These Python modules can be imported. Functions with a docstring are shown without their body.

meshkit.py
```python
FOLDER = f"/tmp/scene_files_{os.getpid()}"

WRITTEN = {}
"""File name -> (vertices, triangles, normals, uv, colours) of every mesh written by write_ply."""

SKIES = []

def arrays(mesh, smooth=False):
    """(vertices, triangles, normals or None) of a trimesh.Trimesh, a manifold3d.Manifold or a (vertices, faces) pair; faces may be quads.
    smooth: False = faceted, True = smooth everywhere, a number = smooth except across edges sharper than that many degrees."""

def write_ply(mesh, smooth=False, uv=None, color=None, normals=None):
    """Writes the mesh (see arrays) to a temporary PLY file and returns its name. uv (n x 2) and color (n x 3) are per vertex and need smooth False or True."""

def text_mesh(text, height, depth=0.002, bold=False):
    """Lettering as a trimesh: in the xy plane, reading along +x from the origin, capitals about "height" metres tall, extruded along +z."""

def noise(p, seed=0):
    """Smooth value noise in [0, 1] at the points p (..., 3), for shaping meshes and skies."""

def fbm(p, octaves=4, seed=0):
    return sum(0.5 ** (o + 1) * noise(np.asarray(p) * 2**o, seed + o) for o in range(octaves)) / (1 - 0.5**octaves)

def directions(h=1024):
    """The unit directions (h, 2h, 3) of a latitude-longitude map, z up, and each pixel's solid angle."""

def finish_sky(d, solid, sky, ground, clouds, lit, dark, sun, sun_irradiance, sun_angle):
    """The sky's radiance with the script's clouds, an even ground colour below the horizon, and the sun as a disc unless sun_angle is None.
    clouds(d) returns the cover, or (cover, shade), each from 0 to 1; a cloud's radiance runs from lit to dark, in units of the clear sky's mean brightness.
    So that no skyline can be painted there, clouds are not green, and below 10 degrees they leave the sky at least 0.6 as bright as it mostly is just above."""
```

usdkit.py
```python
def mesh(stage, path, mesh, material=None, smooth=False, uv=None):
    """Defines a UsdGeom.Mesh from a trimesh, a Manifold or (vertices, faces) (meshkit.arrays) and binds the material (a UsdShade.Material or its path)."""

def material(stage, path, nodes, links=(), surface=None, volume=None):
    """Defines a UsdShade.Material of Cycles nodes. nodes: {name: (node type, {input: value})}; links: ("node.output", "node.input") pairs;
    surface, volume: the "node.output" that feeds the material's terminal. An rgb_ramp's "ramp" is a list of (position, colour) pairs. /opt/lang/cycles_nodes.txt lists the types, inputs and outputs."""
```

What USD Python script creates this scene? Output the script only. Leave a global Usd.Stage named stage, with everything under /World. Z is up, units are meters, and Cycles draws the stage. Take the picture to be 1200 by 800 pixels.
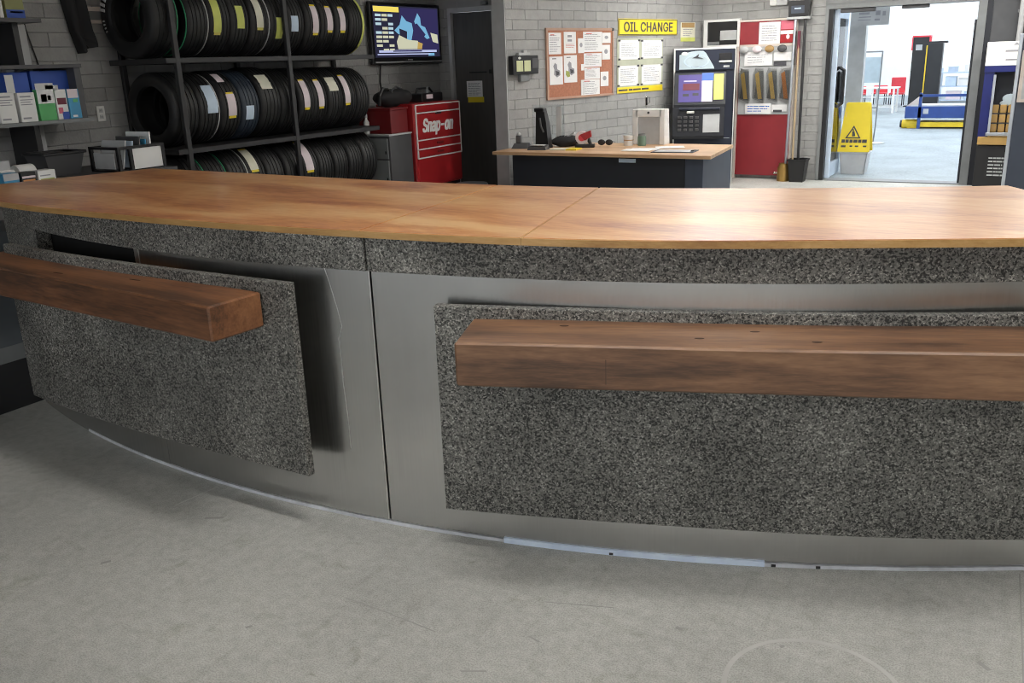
import math, random
import numpy as np, trimesh
import usdkit, meshkit
from pxr import Usd, UsdGeom, UsdLux, UsdShade, Gf, Sdf
from shapely.geometry import Polygon
from scipy.interpolate import CubicSpline

stage = Usd.Stage.CreateInMemory()
UsdGeom.SetStageUpAxis(stage, UsdGeom.Tokens.z)
UsdGeom.SetStageMetersPerUnit(stage, 1.0)
UsdGeom.Xform.Define(stage, '/World')
rng = random.Random(11)
nrng = np.random.default_rng(11)

# ------------------------------------------------------------------ camera, sky, exposure
FPX, PITCH, ROLL, YAW, EYE = 1047.0, math.radians(17.3), math.radians(2.05), math.radians(30.6), 1.6
EXPOSURE = 0.0
SKY = 0.8            # daylight through unseen shop windows and open garage bays
UNSEEN_SHOP_LAMP = 34.0      # unseen shop lamps, set to light floor, counter and back walls
UNSEEN_GARAGE_LAMP = 34.0   # unseen high lamps, set to brighten the garage
f0 = np.array([-math.sin(YAW), math.cos(YAW), 0]); r0 = np.array([math.cos(YAW), math.sin(YAW), 0])
fw = f0 * math.cos(PITCH) + np.array([0, 0, -math.sin(PITCH)]); up0 = np.cross(r0, fw)
cr = r0 * math.cos(ROLL) - up0 * math.sin(ROLL); cu = up0 * math.cos(ROLL) + r0 * math.sin(ROLL)
cam = UsdGeom.Camera.Define(stage, '/World/camera')
cam.CreateHorizontalApertureAttr(36.0); cam.CreateVerticalApertureAttr(24.0)
cam.CreateFocalLengthAttr(FPX / 1200 * 36.0)
cam.CreateClippingRangeAttr(Gf.Vec2f(0.05, 500))
cam.CreateExposureAttr(EXPOSURE)
cam.AddTransformOp().Set(Gf.Matrix4d(*cr, 0, *cu, 0, *(-fw), 0, 0, 0, EYE, 1))

sky = UsdLux.DomeLight.Define(stage, '/World/sky')
sky.CreateIntensityAttr(SKY); sky.CreateColorAttr(Gf.Vec3f(0.93, 0.97, 1.0))

# ------------------------------------------------------------------ materials
LOOKS = '/World/Looks'
UsdGeom.Scope.Define(stage, LOOKS)

def mat(name, color, rough=0.5, metal=0.0, var=0.12, scale=6.0, bump=0.0, bscale=60.0, spec=0.5, stretch=(1, 1, 1), emit=None, estr=0.0, alpha=None, coat=0.0):
    c = np.array(color, float)
    n = {"g": ("geometry", {}), "m": ("mapping", {"scale": stretch}),
         "n": ("noise_texture", {"scale": scale, "detail": 4.0, "roughness": 0.6}),
         "r": ("rgb_ramp", {"ramp": [(0.25, tuple(np.clip(c * (1 - var), 0, 1))), (0.75, tuple(np.clip(c * (1 + var), 0, 1)))]}),
         "p": ("principled_bsdf", {"roughness": rough, "metallic": metal, "specular_ior_level": spec, "coat_weight": coat})}
    l = [("g.position", "m.vector"), ("m.vector", "n.vector"), ("n.fac", "r.fac"), ("r.color", "p.base_color")]
    if emit is not None:
        n["p"][1].update({"emission_color": emit, "emission_strength": estr})
    if bump:
        n["bn"] = ("noise_texture", {"scale": bscale, "detail": 3.0})
        n["b"] = ("bump", {"strength": bump, "distance": 0.01})
        l += [("m.vector", "bn.vector"), ("bn.fac", "b.height"), ("b.normal", "p.normal")]
    return usdkit.material(stage, f"{LOOKS}/{name}", n, l, surface="p.BSDF")

def emitter(name, color, strength):
    return usdkit.material(stage, f"{LOOKS}/{name}", {"e": ("emission", {"color": color, "strength": strength})}, surface="e.emission")

def clear(name, tint=(1, 1, 1), rough=0.05):
    return usdkit.material(stage, f"{LOOKS}/{name}", {"f": ("fresnel", {"IOR": 1.45}), "t": ("transparent_bsdf", {"color": tint}), "g": ("glossy_bsdf", {"roughness": rough, "color": (1, 1, 1)}), "x": ("mix_closure", {})},
                           [("f.fac", "x.fac"), ("t.BSDF", "x.closure1"), ("g.BSDF", "x.closure2")], surface="x.closure")

def wood(name, c0, c1, c2, along, rough, big=1.1, grain=14.0, coat=0.0, rot=0.0, spec=0.5, knots=False):
    """streaky wood, the grain along local X turned by rot"""
    n = {"g": ("geometry", {}), "m": ("mapping", {"rotation": (0, 0, rot), "scale": (1, 1, 1)}), "m2": ("mapping", {"scale": along}),
         "n1": ("noise_texture", {"scale": big, "detail": 5.0, "roughness": 0.62, "distortion": 0.4}),
         "n2": ("noise_texture", {"scale": grain, "detail": 6.0, "roughness": 0.7, "distortion": 0.2}),
         "n3": ("noise_texture", {"scale": 2.3, "detail": 3.0, "roughness": 0.5}),
         "a": ("math", {"math_type": "multiply", "value2": 0.55}), "b": ("math", {"math_type": "multiply", "value2": 0.25}), "c": ("math", {"math_type": "multiply", "value2": 0.2}),
         "s": ("math", {"math_type": "add"}), "s2": ("math", {"math_type": "add"}),
         "r": ("rgb_ramp", {"ramp": [(0.39, c0), (0.5, c1), (0.61, c2)]}),
         "bp": ("bump", {"strength": 0.08, "distance": 0.004}),
         "p": ("principled_bsdf", {"roughness": rough, "coat_weight": coat, "coat_roughness": 0.25, "specular_ior_level": spec})}
    l = [("g.position", "m.vector"), ("m.vector", "m2.vector"), ("m2.vector", "n1.vector"), ("m2.vector", "n2.vector"), ("m.vector", "n3.vector"),
         ("n1.fac", "a.value1"), ("n2.fac", "b.value1"), ("n3.fac", "c.value1"), ("a.value", "s.value1"), ("b.value", "s.value2"), ("s.value", "s2.value1"), ("c.value", "s2.value2"),
         ("s2.value", "r.fac"), ("n2.fac", "bp.height"), ("bp.normal", "p.normal"), ("r.color", "p.base_color")]
    return usdkit.material(stage, f"{LOOKS}/{name}", n, l, surface="p.BSDF")

M = {}
M['top'] = wood('counter_wood', (0.34, 0.105, 0.043), (0.60, 0.275, 0.105), (0.72, 0.44, 0.20), (0.9, 4.0, 4.0), 0.36, rot=0.03, coat=0.6)
M['top_edge'] = wood('counter_edge_wood', (0.30, 0.15, 0.045), (0.42, 0.24, 0.08), (0.52, 0.32, 0.13), (1.0, 9.0, 9.0), 0.45)
M['beam_a'] = wood('beam_wood_right', (0.075, 0.040, 0.025), (0.195, 0.100, 0.054), (0.31, 0.17, 0.092), (0.8, 7.0, 7.0), 0.42, rot=-0.35)
M['beam_b'] = wood('beam_wood_left', (0.065, 0.029, 0.015), (0.19, 0.080, 0.036), (0.30, 0.135, 0.062), (0.8, 7.0, 7.0), 0.42, rot=0.08)
M['knot'] = mat('wood_knot', (0.06, 0.03, 0.02), 0.6)
M['desk_wood'] = wood('desk_wood', (0.42, 0.24, 0.12), (0.55, 0.34, 0.19), (0.66, 0.43, 0.26), (1.0, 8.0, 8.0), 0.4)

def speckle(name, lo, mid, hi, scale):
    n = {"g": ("geometry", {}), "v": ("voronoi_texture", {"scale": scale}), "v2": ("voronoi_texture", {"scale": scale * 1.9}), "sc": ("separate_color", {}), "sc2": ("separate_color", {}),
         "n": ("noise_texture", {"scale": 3.0, "detail": 3.0}), "k": ("math", {"math_type": "multiply_add", "value2": 0.5, "value3": -0.25}),
         "h": ("math", {"math_type": "multiply", "value2": 0.65}), "h2": ("math", {"math_type": "multiply", "value2": 0.35}), "a": ("math", {"math_type": "add"}), "a2": ("math", {"math_type": "add"}),
         "r": ("rgb_ramp", {"ramp": [(0.12, lo), (0.30, lo), (0.48, mid), (0.74, mid), (0.92, hi)]}),
         "b": ("bump", {"strength": 0.25, "distance": 0.003}), "p": ("principled_bsdf", {"roughness": 0.55, "specular_ior_level": 0.35})}
    l = [("g.position", "v.vector"), ("g.position", "v2.vector"), ("g.position", "n.vector"), ("v.color", "sc.color"), ("v2.color", "sc2.color"), ("sc.r", "h.value1"), ("sc2.r", "h2.value1"), ("h.value", "a.value1"), ("h2.value", "a.value2"),
         ("n.fac", "k.value1"), ("a.value", "a2.value1"), ("k.value", "a2.value2"), ("a2.value", "r.fac"), ("r.color", "p.base_color"), ("v.distance", "b.height"), ("b.normal", "p.normal")]
    return usdkit.material(stage, f"{LOOKS}/{name}", n, l, surface="p.BSDF")
M['speckle'] = speckle('speckled_board', (0.030, 0.030, 0.028), (0.165, 0.161, 0.148), (0.43, 0.42, 0.38), 185.0)

def steel(name, base, rough):
    n = {"g": ("geometry", {}), "m": ("mapping", {"scale": (40, 40, 0.8)}), "n": ("noise_texture", {"scale": 3.0, "detail": 4.0}), "n2": ("noise_texture", {"scale": 1.6, "detail": 4.0, "roughness": 0.6}),
         "rr": ("map_range", {"from_min": 0.3, "from_max": 0.7, "to_min": rough - 0.004, "to_max": rough + 0.005}), "r": ("rgb_ramp", {"ramp": [(0.3, tuple(np.array(base) * 0.92)), (0.7, tuple(np.array(base) * 1.06))]}),
         "p": ("principled_bsdf", {"metallic": 1.0})}
    l = [("g.position", "m.vector"), ("m.vector", "n.vector"), ("g.position", "n2.vector"), ("n2.fac", "r.fac"), ("n.fac", "rr.value"), ("rr.result", "p.roughness"), ("r.color", "p.base_color")]
    return usdkit.material(stage, f"{LOOKS}/{name}", n, l, surface="p.BSDF")
M['steel'] = steel('brushed_steel', (0.60, 0.60, 0.59), 0.23)
M['bead'] = mat('seam_metal', (0.72, 0.72, 0.70), 0.3, 1.0)
M['scratch'] = mat('scratched_metal', (0.66, 0.66, 0.64), 0.35, 1.0)
M['sealant'] = mat('pale_sealant', (0.60, 0.61, 0.65), 0.5, var=0.3, scale=12)
M['strip'] = mat('base_film', (0.66, 0.75, 1.0), 0.35, 0.0, var=0.2, scale=9)

def concrete(name, base, stain):
    b = np.array(base)
    n = {"g": ("geometry", {}), "n1": ("noise_texture", {"scale": 1.1, "detail": 6.0, "roughness": 0.62}), "n2": ("noise_texture", {"scale": 26.0, "detail": 6.0, "roughness": 0.7}), "n3": ("noise_texture", {"scale": 210.0, "detail": 2.0}),
         "v": ("noise_texture", {"scale": 7.0, "detail": 4.0, "roughness": 0.55, "distortion": 1.2}), "vr": ("rgb_ramp", {"ramp": [(0.60, (1, 1, 1)), (0.74, (stain, stain, stain * 0.95))]}),
         "s": ("noise_texture", {"scale": 3.4, "detail": 2.0}), "m": ("mapping", {"scale": (1.0, 9.0, 1.0), "rotation": (0, 0, 0.7)}), "m3": ("mapping", {"scale": (9.0, 1.0, 1.0), "rotation": (0, 0, 0.3)}), "s3": ("noise_texture", {"scale": 2.4, "detail": 5.0, "roughness": 0.7}),
         "r1": ("rgb_ramp", {"ramp": [(0.28, tuple(b * 0.80)), (0.5, tuple(b)), (0.72, tuple(b * 1.16))]}), "r2": ("rgb_ramp", {"ramp": [(0.32, (0.80, 0.80, 0.79)), (0.62, (1.0, 1.0, 1.0))]}), "r3": ("rgb_ramp", {"ramp": [(0.34, (0.70, 0.70, 0.69)), (0.60, (1, 1, 1))]}),
         "r4": ("rgb_ramp", {"ramp": [(0.55, (1, 1, 1)), (0.75, (0.86, 0.855, 0.84))]}),
         "a": ("mix", {"mix_type": "multiply", "fac": 1.0}), "c": ("mix", {"mix_type": "multiply", "fac": 1.0}), "d": ("mix", {"mix_type": "multiply", "fac": 1.0}), "e": ("mix", {"mix_type": "multiply", "fac": 1.0}),
         "b": ("bump", {"strength": 0.12, "distance": 0.004}), "p": ("principled_bsdf", {"roughness": 0.62, "specular_ior_level": 0.4})}
    l = [("g.position", "n1.vector"), ("g.position", "n2.vector"), ("g.position", "n3.vector"), ("g.position", "v.vector"), ("g.position", "m.vector"), ("m.vector", "s.vector"), ("g.position", "m3.vector"), ("m3.vector", "s3.vector"),
         ("n1.fac", "r1.fac"), ("n2.fac", "r2.fac"), ("n3.fac", "r3.fac"), ("v.fac", "vr.fac"), ("s3.fac", "r4.fac"), ("r1.color", "a.color1"), ("r2.color", "a.color2"), ("a.color", "c.color1"), ("r3.color", "c.color2"),
         ("c.color", "d.color1"), ("vr.color", "d.color2"), ("d.color", "e.color1"), ("r4.color", "e.color2"), ("e.color", "p.base_color"), ("n2.fac", "b.height"), ("b.normal", "p.normal")]
    return usdkit.material(stage, f"{LOOKS}/{name}", n, l, surface="p.BSDF")
M['floor'] = concrete('shop_concrete', (0.52, 0.52, 0.495), 0.80)
M['gfloor'] = concrete('garage_concrete', (0.40, 0.46, 0.50), 0.85)
for i, k in enumerate((0.30, 0.318, 0.335)):
    M[f'brick{i}'] = mat(f'painted_block_{i}', (k, k * 1.0, k * 0.99), 0.6, var=0.10, scale=9, bump=0.35, bscale=55)
M['mortar'] = mat('mortar', (0.235, 0.235, 0.235), 0.8)
M['ceiling'] = mat('ceiling_paint', (0.66, 0.66, 0.64), 0.8)
M['plain_wall'] = mat('plain_wall_paint', (0.40, 0.40, 0.39), 0.7)
M['white_wall'] = mat('garage_wall_paint', (0.88, 0.89, 0.90), 0.7, var=0.03)
M['shaded_wall'] = mat('shaded_wall_paint', (0.075, 0.078, 0.085), 0.6)  # dark tone carries the shade on the wall right of the doorway
M['rubber'] = mat('tire_rubber', (0.0095, 0.0095, 0.0105), 0.5, var=0.25, scale=14, bump=0.2, bscale=160)
M['rubber_blue'] = mat('tire_rubber_bluish', (0.022, 0.032, 0.050), 0.5, var=0.2)
M['black_metal'] = mat('black_metal', (0.022, 0.022, 0.024), 0.45)
M['black'] = mat('black_plastic', (0.016, 0.016, 0.018), 0.35)
M['black_cloth'] = mat('black_cloth', (0.016, 0.016, 0.018), 0.8)
M['void'] = mat('black_core', (0.006, 0.006, 0.006), 0.8)
M['dark_grey'] = mat('dark_grey_plastic', (0.07, 0.07, 0.075), 0.5)
M['grey'] = mat('grey_paint', (0.20, 0.21, 0.215), 0.5)
M['grey_blue'] = mat('grey_blue_panel', (0.11, 0.125, 0.14), 0.5)
M['light_grey'] = mat('light_grey_paint', (0.48, 0.49, 0.50), 0.5)
M['alu'] = mat('aluminium', (0.62, 0.66, 0.72), 0.35, 0.85)
M['alu_paint'] = mat('pale_blue_metal', (0.55, 0.66, 0.80), 0.35, 0.2)
M['chrome'] = mat('chrome', (0.75, 0.75, 0.75), 0.15, 1.0)
M['white'] = mat('white_plastic', (0.78, 0.78, 0.77), 0.4, var=0.04)
M['paper'] = mat('white_paper', (0.78, 0.78, 0.79), 0.7, var=0.03)
M['ink'] = mat('grey_print', (0.30, 0.30, 0.33), 0.7)
M['ink_dark'] = mat('dark_print', (0.06, 0.06, 0.07), 0.7)
M['ink_red'] = mat('red_print', (0.60, 0.22, 0.20), 0.7)
M['ink_green'] = mat('green_print', (0.36, 0.40, 0.10), 0.7)
M['red'] = mat('red_enamel', (0.36, 0.018, 0.022), 0.32, var=0.08, coat=0.3)
M['dark_red'] = mat('dark_red_enamel', (0.17, 0.012, 0.014), 0.4)
M['red_board'] = mat('red_board', (0.27, 0.024, 0.032), 0.5, var=0.08)
M['pink'] = mat('pink_print', (0.62, 0.14, 0.20), 0.6)
M['cream'] = mat('cream_trim', (0.62, 0.55, 0.50), 0.5)
M['yellow'] = mat('yellow_sign', (0.80, 0.62, 0.03), 0.5, var=0.05)
M['yellow_green'] = mat('yellow_green_label', (0.62, 0.66, 0.16), 0.6)
M['cream_label'] = mat('cream_label', (0.72, 0.70, 0.58), 0.6)
M['pink_label'] = mat('pale_pink_label', (0.76, 0.66, 0.70), 0.6)
M['blue_label'] = mat('pale_blue_label', (0.56, 0.68, 0.82), 0.6)
M['gold'] = mat('gold_card', (0.72, 0.52, 0.17), 0.5)
M['gold_pack'] = mat('brown_gold_pack', (0.40, 0.25, 0.08), 0.5)
M['green_line'] = mat('green_line', (0.03, 0.28, 0.13), 0.5)
M['white_line'] = mat('white_line', (0.55, 0.55, 0.55), 0.5)
M['yellow_line'] = mat('yellow_line', (0.62, 0.55, 0.12), 0.5)
M['cork'] = mat('cork', (0.40, 0.165, 0.10), 0.85, var=0.2, scale=40)
M['cork_frame'] = mat('board_frame', (0.42, 0.26, 0.19), 0.5)
M['door'] = mat('dark_door', (0.085, 0.080, 0.076), 0.5, var=0.15, scale=3, stretch=(8, 8, 1))
M['navy'] = mat('navy_panel', (0.014, 0.016, 0.023), 0.45)
M['navy_blue'] = mat('navy_machine', (0.018, 0.023, 0.042), 0.4)
M['slate_blue'] = mat('slate_blue_panel', (0.045, 0.057, 0.085), 0.5)
M['kiosk_blue'] = mat('kiosk_blue', (0.014, 0.020, 0.13), 0.3)
M['purple'] = mat('purple_print', (0.075, 0.055, 0.24), 0.4, emit=(0.16, 0.12, 0.6), estr=0.06)
M['lilac'] = mat('lilac_card', (0.58, 0.54, 0.68), 0.5)
M['blue_print'] = mat('blue_print', (0.05, 0.14, 0.50), 0.5)
M['maroon'] = mat('maroon_print', (0.14, 0.02, 0.04), 0.5)
M['silver_dome'] = mat('silver_badge', (0.52, 0.62, 0.68), 0.3, 0.1)
M['box_blue'] = mat('carton_blue', (0.03, 0.09, 0.42), 0.5)
M['box_green'] = mat('card_green', (0.10, 0.42, 0.14), 0.5)
M['box_cyan'] = mat('card_cyan', (0.06, 0.30, 0.52), 0.5)
M['box_orange'] = mat('card_orange', (0.55, 0.22, 0.06), 0.5)
M['olive'] = mat('magazine_olive', (0.25, 0.26, 0.10), 0.5)
M['brass'] = mat('brass_can', (0.42, 0.26, 0.08), 0.35, 0.7)
M['tan'] = mat('tan_pole', (0.42, 0.32, 0.20), 0.5)
M['lcd'] = mat('lcd_panel', (0.50, 0.52, 0.30), 0.4, emit=(0.7, 0.75, 0.40), estr=0.10)
M['tube_red'] = mat('garage_red', (0.75, 0.06, 0.08), 0.4)
M['lift_blue'] = mat('lift_blue', (0.03, 0.07, 0.26), 0.4)
M['lift_yellow'] = mat('lift_yellow', (0.78, 0.55, 0.03), 0.45)
M['backing_green'] = mat('backing_card', (0.44, 0.46, 0.36), 0.6)
M['tan_label'] = mat('tan_print', (0.40, 0.25, 0.10), 0.6)
M['glass'] = clear('window_glass', rough=0.0)
M['acrylic'] = clear('clear_acrylic', (0.93, 0.95, 0.96))
M['film'] = clear('clear_film', (0.96, 0.96, 0.96), 0.25)
M['lamp'] = emitter('unseen_shop_lamp', (1.0, 0.97, 0.92), UNSEEN_SHOP_LAMP)
M['glamp'] = emitter('unseen_garage_lamp', (0.90, 0.95, 1.0), UNSEEN_GARAGE_LAMP)
M['tv_dark'] = emitter('screen_dark', (0.05, 0.05, 0.10), 0.5)
M['tv_yellow'] = emitter('screen_yellow', (1.0, 0.80, 0.15), 0.9)
M['tv_white'] = emitter('screen_white', (0.60, 0.80, 0.90), 0.8)
M['tv_cyan'] = emitter('screen_cyan', (0.22, 0.52, 0.78), 0.85)
M['tv_cream'] = emitter('screen_cream', (0.75, 0.75, 0.55), 0.8)
M['tv_purple'] = emitter('screen_purple', (0.07, 0.06, 0.20), 0.5)
M['tv_lilac'] = emitter('screen_lilac', (0.55, 0.60, 0.90), 0.9)
M['tv_orange'] = emitter('screen_orange', (0.75, 0.50, 0.15), 0.7)

# ------------------------------------------------------------------ mesh helpers
cat = trimesh.util.concatenate
_count = {}
def numbered(parent, name):
    k = (parent, name); i = _count.get(k, 0); _count[k] = i + 1
    return f"{parent}/{name}" if i == 0 else f"{parent}/{name}_{i:03d}"

def setd(p, **kw):
    for k, v in kw.items():
        if v: p.SetCustomDataByKey(k, v)

def thing(name, label, category, loc=(0, 0, 0), rotz=0.0, group=None, kind=None):
    path = numbered('/World', name)
    x = UsdGeom.Xform.Define(stage, path)
    x.AddTranslateOp().Set(Gf.Vec3d(*map(float, loc)))
    if rotz: x.AddRotateZOp().Set(float(rotz))
    setd(x.GetPrim(), label=label, category=category, group=group, kind=kind)
    return path

def part(parent, name, mesh, m, smooth=False, label=None, kind=None):
    if isinstance(mesh, (list,)): mesh = cat(mesh)
    path = numbered(parent, name)
    p = usdkit.mesh(stage, path, mesh, M[m] if isinstance(m, str) else m, smooth=smooth)
    setd(p.GetPrim(), label=label, kind=kind)
    return path

def bx(x0, x1, y0, y1, z0, z1, b=0.0):
    x0, x1 = min(x0, x1), max(x0, x1); y0, y1 = min(y0, y1), max(y0, y1); z0, z1 = min(z0, z1), max(z0, z1)
    if b <= 0:
        m = trimesh.creation.box((x1 - x0, y1 - y0, z1 - z0)); m.apply_translation(((x0 + x1) / 2, (y0 + y1) / 2, (z0 + z1) / 2)); return m
    b = min(b, (x1 - x0) / 2.2, (y1 - y0) / 2.2, (z1 - z0) / 2.2)
    P = []
    for sx in (0, 1):
        for sy in (0, 1):
            for sz in (0, 1):
                c = np.array([x1 if sx else x0, y1 if sy else y0, z1 if sz else z0]); d = np.array([-b if sx else b, -b if sy else b, -b if sz else b])
                for k in range(3):
                    q = c + d; q[k] = c[k]; P.append(q)
    return trimesh.convex.convex_hull(np.array(P))

def lathe(prof, seg=32, closed=False):
    prof = np.array(prof, float); n = len(prof); a = np.linspace(0, 2 * np.pi, seg, endpoint=False)
    V = np.stack([np.outer(np.cos(a), prof[:, 0]), np.outer(np.sin(a), prof[:, 0]), np.tile(prof[:, 1], (seg, 1))], -1).reshape(-1, 3)
    F = []
    for i in range(seg):
        for j in range(n if closed else n - 1):
            p, q = i * n + j, i * n + (j + 1) % n; p2, q2 = ((i + 1) % seg) * n + j, ((i + 1) % seg) * n + (j + 1) % n
            F += [[p, p2, q2], [p, q2, q]]
    m = trimesh.Trimesh(V, F, process=False); m.merge_vertices(); m.update_faces(m.nondegenerate_faces()); return m

def cyl(p, q, r, seg=12, r2=None):
    p, q = np.array(p, float), np.array(q, float); h = np.linalg.norm(q - p); r2 = r if r2 is None else r2
    m = lathe([(1e-6, 0), (r, 0), (r2, h), (1e-6, h)], seg)
    m.apply_transform(trimesh.geometry.align_vectors([0, 0, 1], (q - p) / h)); m.apply_translation(p); return m

def tube(pts, r, seg=8):
    return cat([cyl(a, b, r, seg) for a, b in zip(pts[:-1], pts[1:])] + [ball(p, r, 1) for p in pts[1:-1]])

def ball(c, r, sub=2, sc=(1, 1, 1)):
    m = trimesh.creation.icosphere(subdivisions=sub, radius=1.0); m.apply_scale(np.array(sc, float) * r); m.apply_translation(c); return m

def hull(pts): return trimesh.convex.convex_hull(np.array(pts, float))

def poly_xz(pts, y0, y1):
    """a flat outline in local x-z, extruded from y1 (back) to y0 (front)"""
    m = trimesh.creation.extrude_polygon(Polygon(pts), abs(y1 - y0), engine='earcut')
    v = m.vertices.copy(); m.vertices = np.stack([v[:, 0], max(y0, y1) - v[:, 2], v[:, 1]], -1); return m

def text(s, h, x, z, y, depth=0.003, bold=False, width=None, slant=0.0):
    """lettering on a face that looks towards local -y, reading along +x"""
    m = meshkit.text_mesh(s, h, depth, bold); v = m.vertices.copy()
    if width: v[:, 0] *= width / (v[:, 0].max() - v[:, 0].min())
    v[:, 0] -= v[:, 0].min(); v[:, 0] += slant * v[:, 1]
    m.vertices = np.stack([x + v[:, 0], y - v[:, 2], z + v[:, 1]], -1); return m

def bars(x0, x1, z0, z1, y, n, rnd, frac=0.35, t=0.0008):
    """lines of unreadably small print, as word-long dashes"""
    out = []; dz = (z1 - z0) / n
    for i in range(n):
        z = z1 - (i + 0.5) * dz; x = x0; end = x1 - rnd.random() * 0.35 * (x1 - x0)
        while x < end - 1e-4:
            w = min((0.10 + 0.22 * rnd.random()) * (x1 - x0), end - x); out.append(bx(x, x + w * 0.88, y - t, y, z - dz * frac / 2, z + dz * frac / 2)); x += w
    return cat(out)

# ------------------------------------------------------------------ block walls
def block_wall(path, length, z0, z1, seen, thick=0.18, course=0.1016, bl=0.406, holes=()):
    """local x along, front at y=0 looking to -y. Blocks inside 'seen' (x0,x1,z0,z1) are parts, the others one joined part."""
    rest = []; segs = [(0, length, z0, z1)]
    for h in holes:
        segs = [s for (a, b, c, d) in segs for s in ([(a, h[0], c, d), (h[1], b, c, d), (h[0], h[1], c, h[2]), (h[0], h[1], h[3], d)] if a < h[1] and b > h[0] else [(a, b, c, d)]) if s[1] - s[0] > 0.01 and s[3] - s[2] > 0.01]
    part(path, 'mortar', [bx(a, b, 0.006, thick, c, d) for a, b, c, d in segs], 'mortar')
    n = int(math.ceil((z1 - z0) / course)); made = 0
    for i in range(n):
        za = z0 + i * course; zb = min(za + course, z1); x = -bl * (0.5 if i % 2 else 0) - 0.1
        while x < length:
            a, b = max(x, 0), min(x + bl, length); x += bl
            spans = [(a, b)]
            for h in holes:
                if zb > h[2] and za < h[3]:
                    spans = [s for (p, q) in spans for s in ((p, min(q, h[0])), (max(p, h[1]), q)) if s[1] - s[0] > 0.02]
            for p, q in spans:
                if q - p < 0.02: continue
                j = 0.003; o = 0.0025 * rng.random(); c = 0.003
                B = hull([(u, 0.012, w) for u in (p + j / 2, q - j / 2) for w in (za + j / 2, zb - j / 2)] + [(u, -o + c, w) for u in (p + j / 2, q - j / 2) for w in (za + j / 2, zb - j / 2)] + [(u, -o, w) for u in (p + j / 2 + c, q - j / 2 - c) for w in (za + j / 2 + c, zb - j / 2 - c)])
                if p < seen[1] and q > seen[0] and za < seen[3] and zb > seen[2] and made < 300:
                    part(path, 'brick', B, f'brick{rng.choice((0, 1, 1, 2))}'); made += 1
                else: rest.append(B)
    if rest: part(path, 'brick_field', rest, 'brick1', kind='stuff')

WALLX = -6.45
wl = thing('wall_left', 'grey painted block wall behind the tire rack and the television', 'wall', (WALLX, -4.5, 0), 90, kind='structure')
block_wall(wl, 14.1, 0, 3.2, (8.0, 13.9, 1.0, 2.35))
wd = thing('wall_back_left', 'short grey block wall around the dark narrow door', 'wall', (WALLX, 9.4, 0), 0, kind='structure')
block_wall(wd, 1.5, 0, 3.2, (0.0, 1.3, 0.6, 2.6), holes=((0.20, 0.79, 0.0, 2.2),))
CA, CB = np.array([-4.97, 8.5]), np.array([-4.10, 12.2]); CL = float(np.linalg.norm(CB - CA)); CROT = math.degrees(math.atan2(*(CB - CA)[::-1]))
wc = thing('wall_center', 'grey block wall carrying the cork board and the oil change sign', 'wall', (CA[0], CA[1], 0), CROT, kind='structure')
block_wall(wc, CL, 0, 3.2, (0, CL, 0.7, 2.12), thick=0.16)
part(wc, 'wall_end', bx(-0.012, 0.0, 0.0, 0.18, 0, 3.2), 'light_grey', label='pale grey squared end of the wall beside the dark door')
wf = thing('wall_back', 'pale grey block wall beside the bright garage doorway', 'wall', (-4.2, 12.2, 0), 0, kind='structure')
block_wall(wf, 9.0, 0, 3.2, (0, 1.8, 0.2, 2.35), holes=((1.74, 3.40, 0.0, 2.16),))
part(wf, 'shaded_wall_sheet', bx(3.46, 8.95, -0.02, -0.006, 0, 3.2), 'shaded_wall', label='dark grey sheet right of the garage doorway, wall shade put into its colour')  # wall shade painted as a dark sheet
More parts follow.
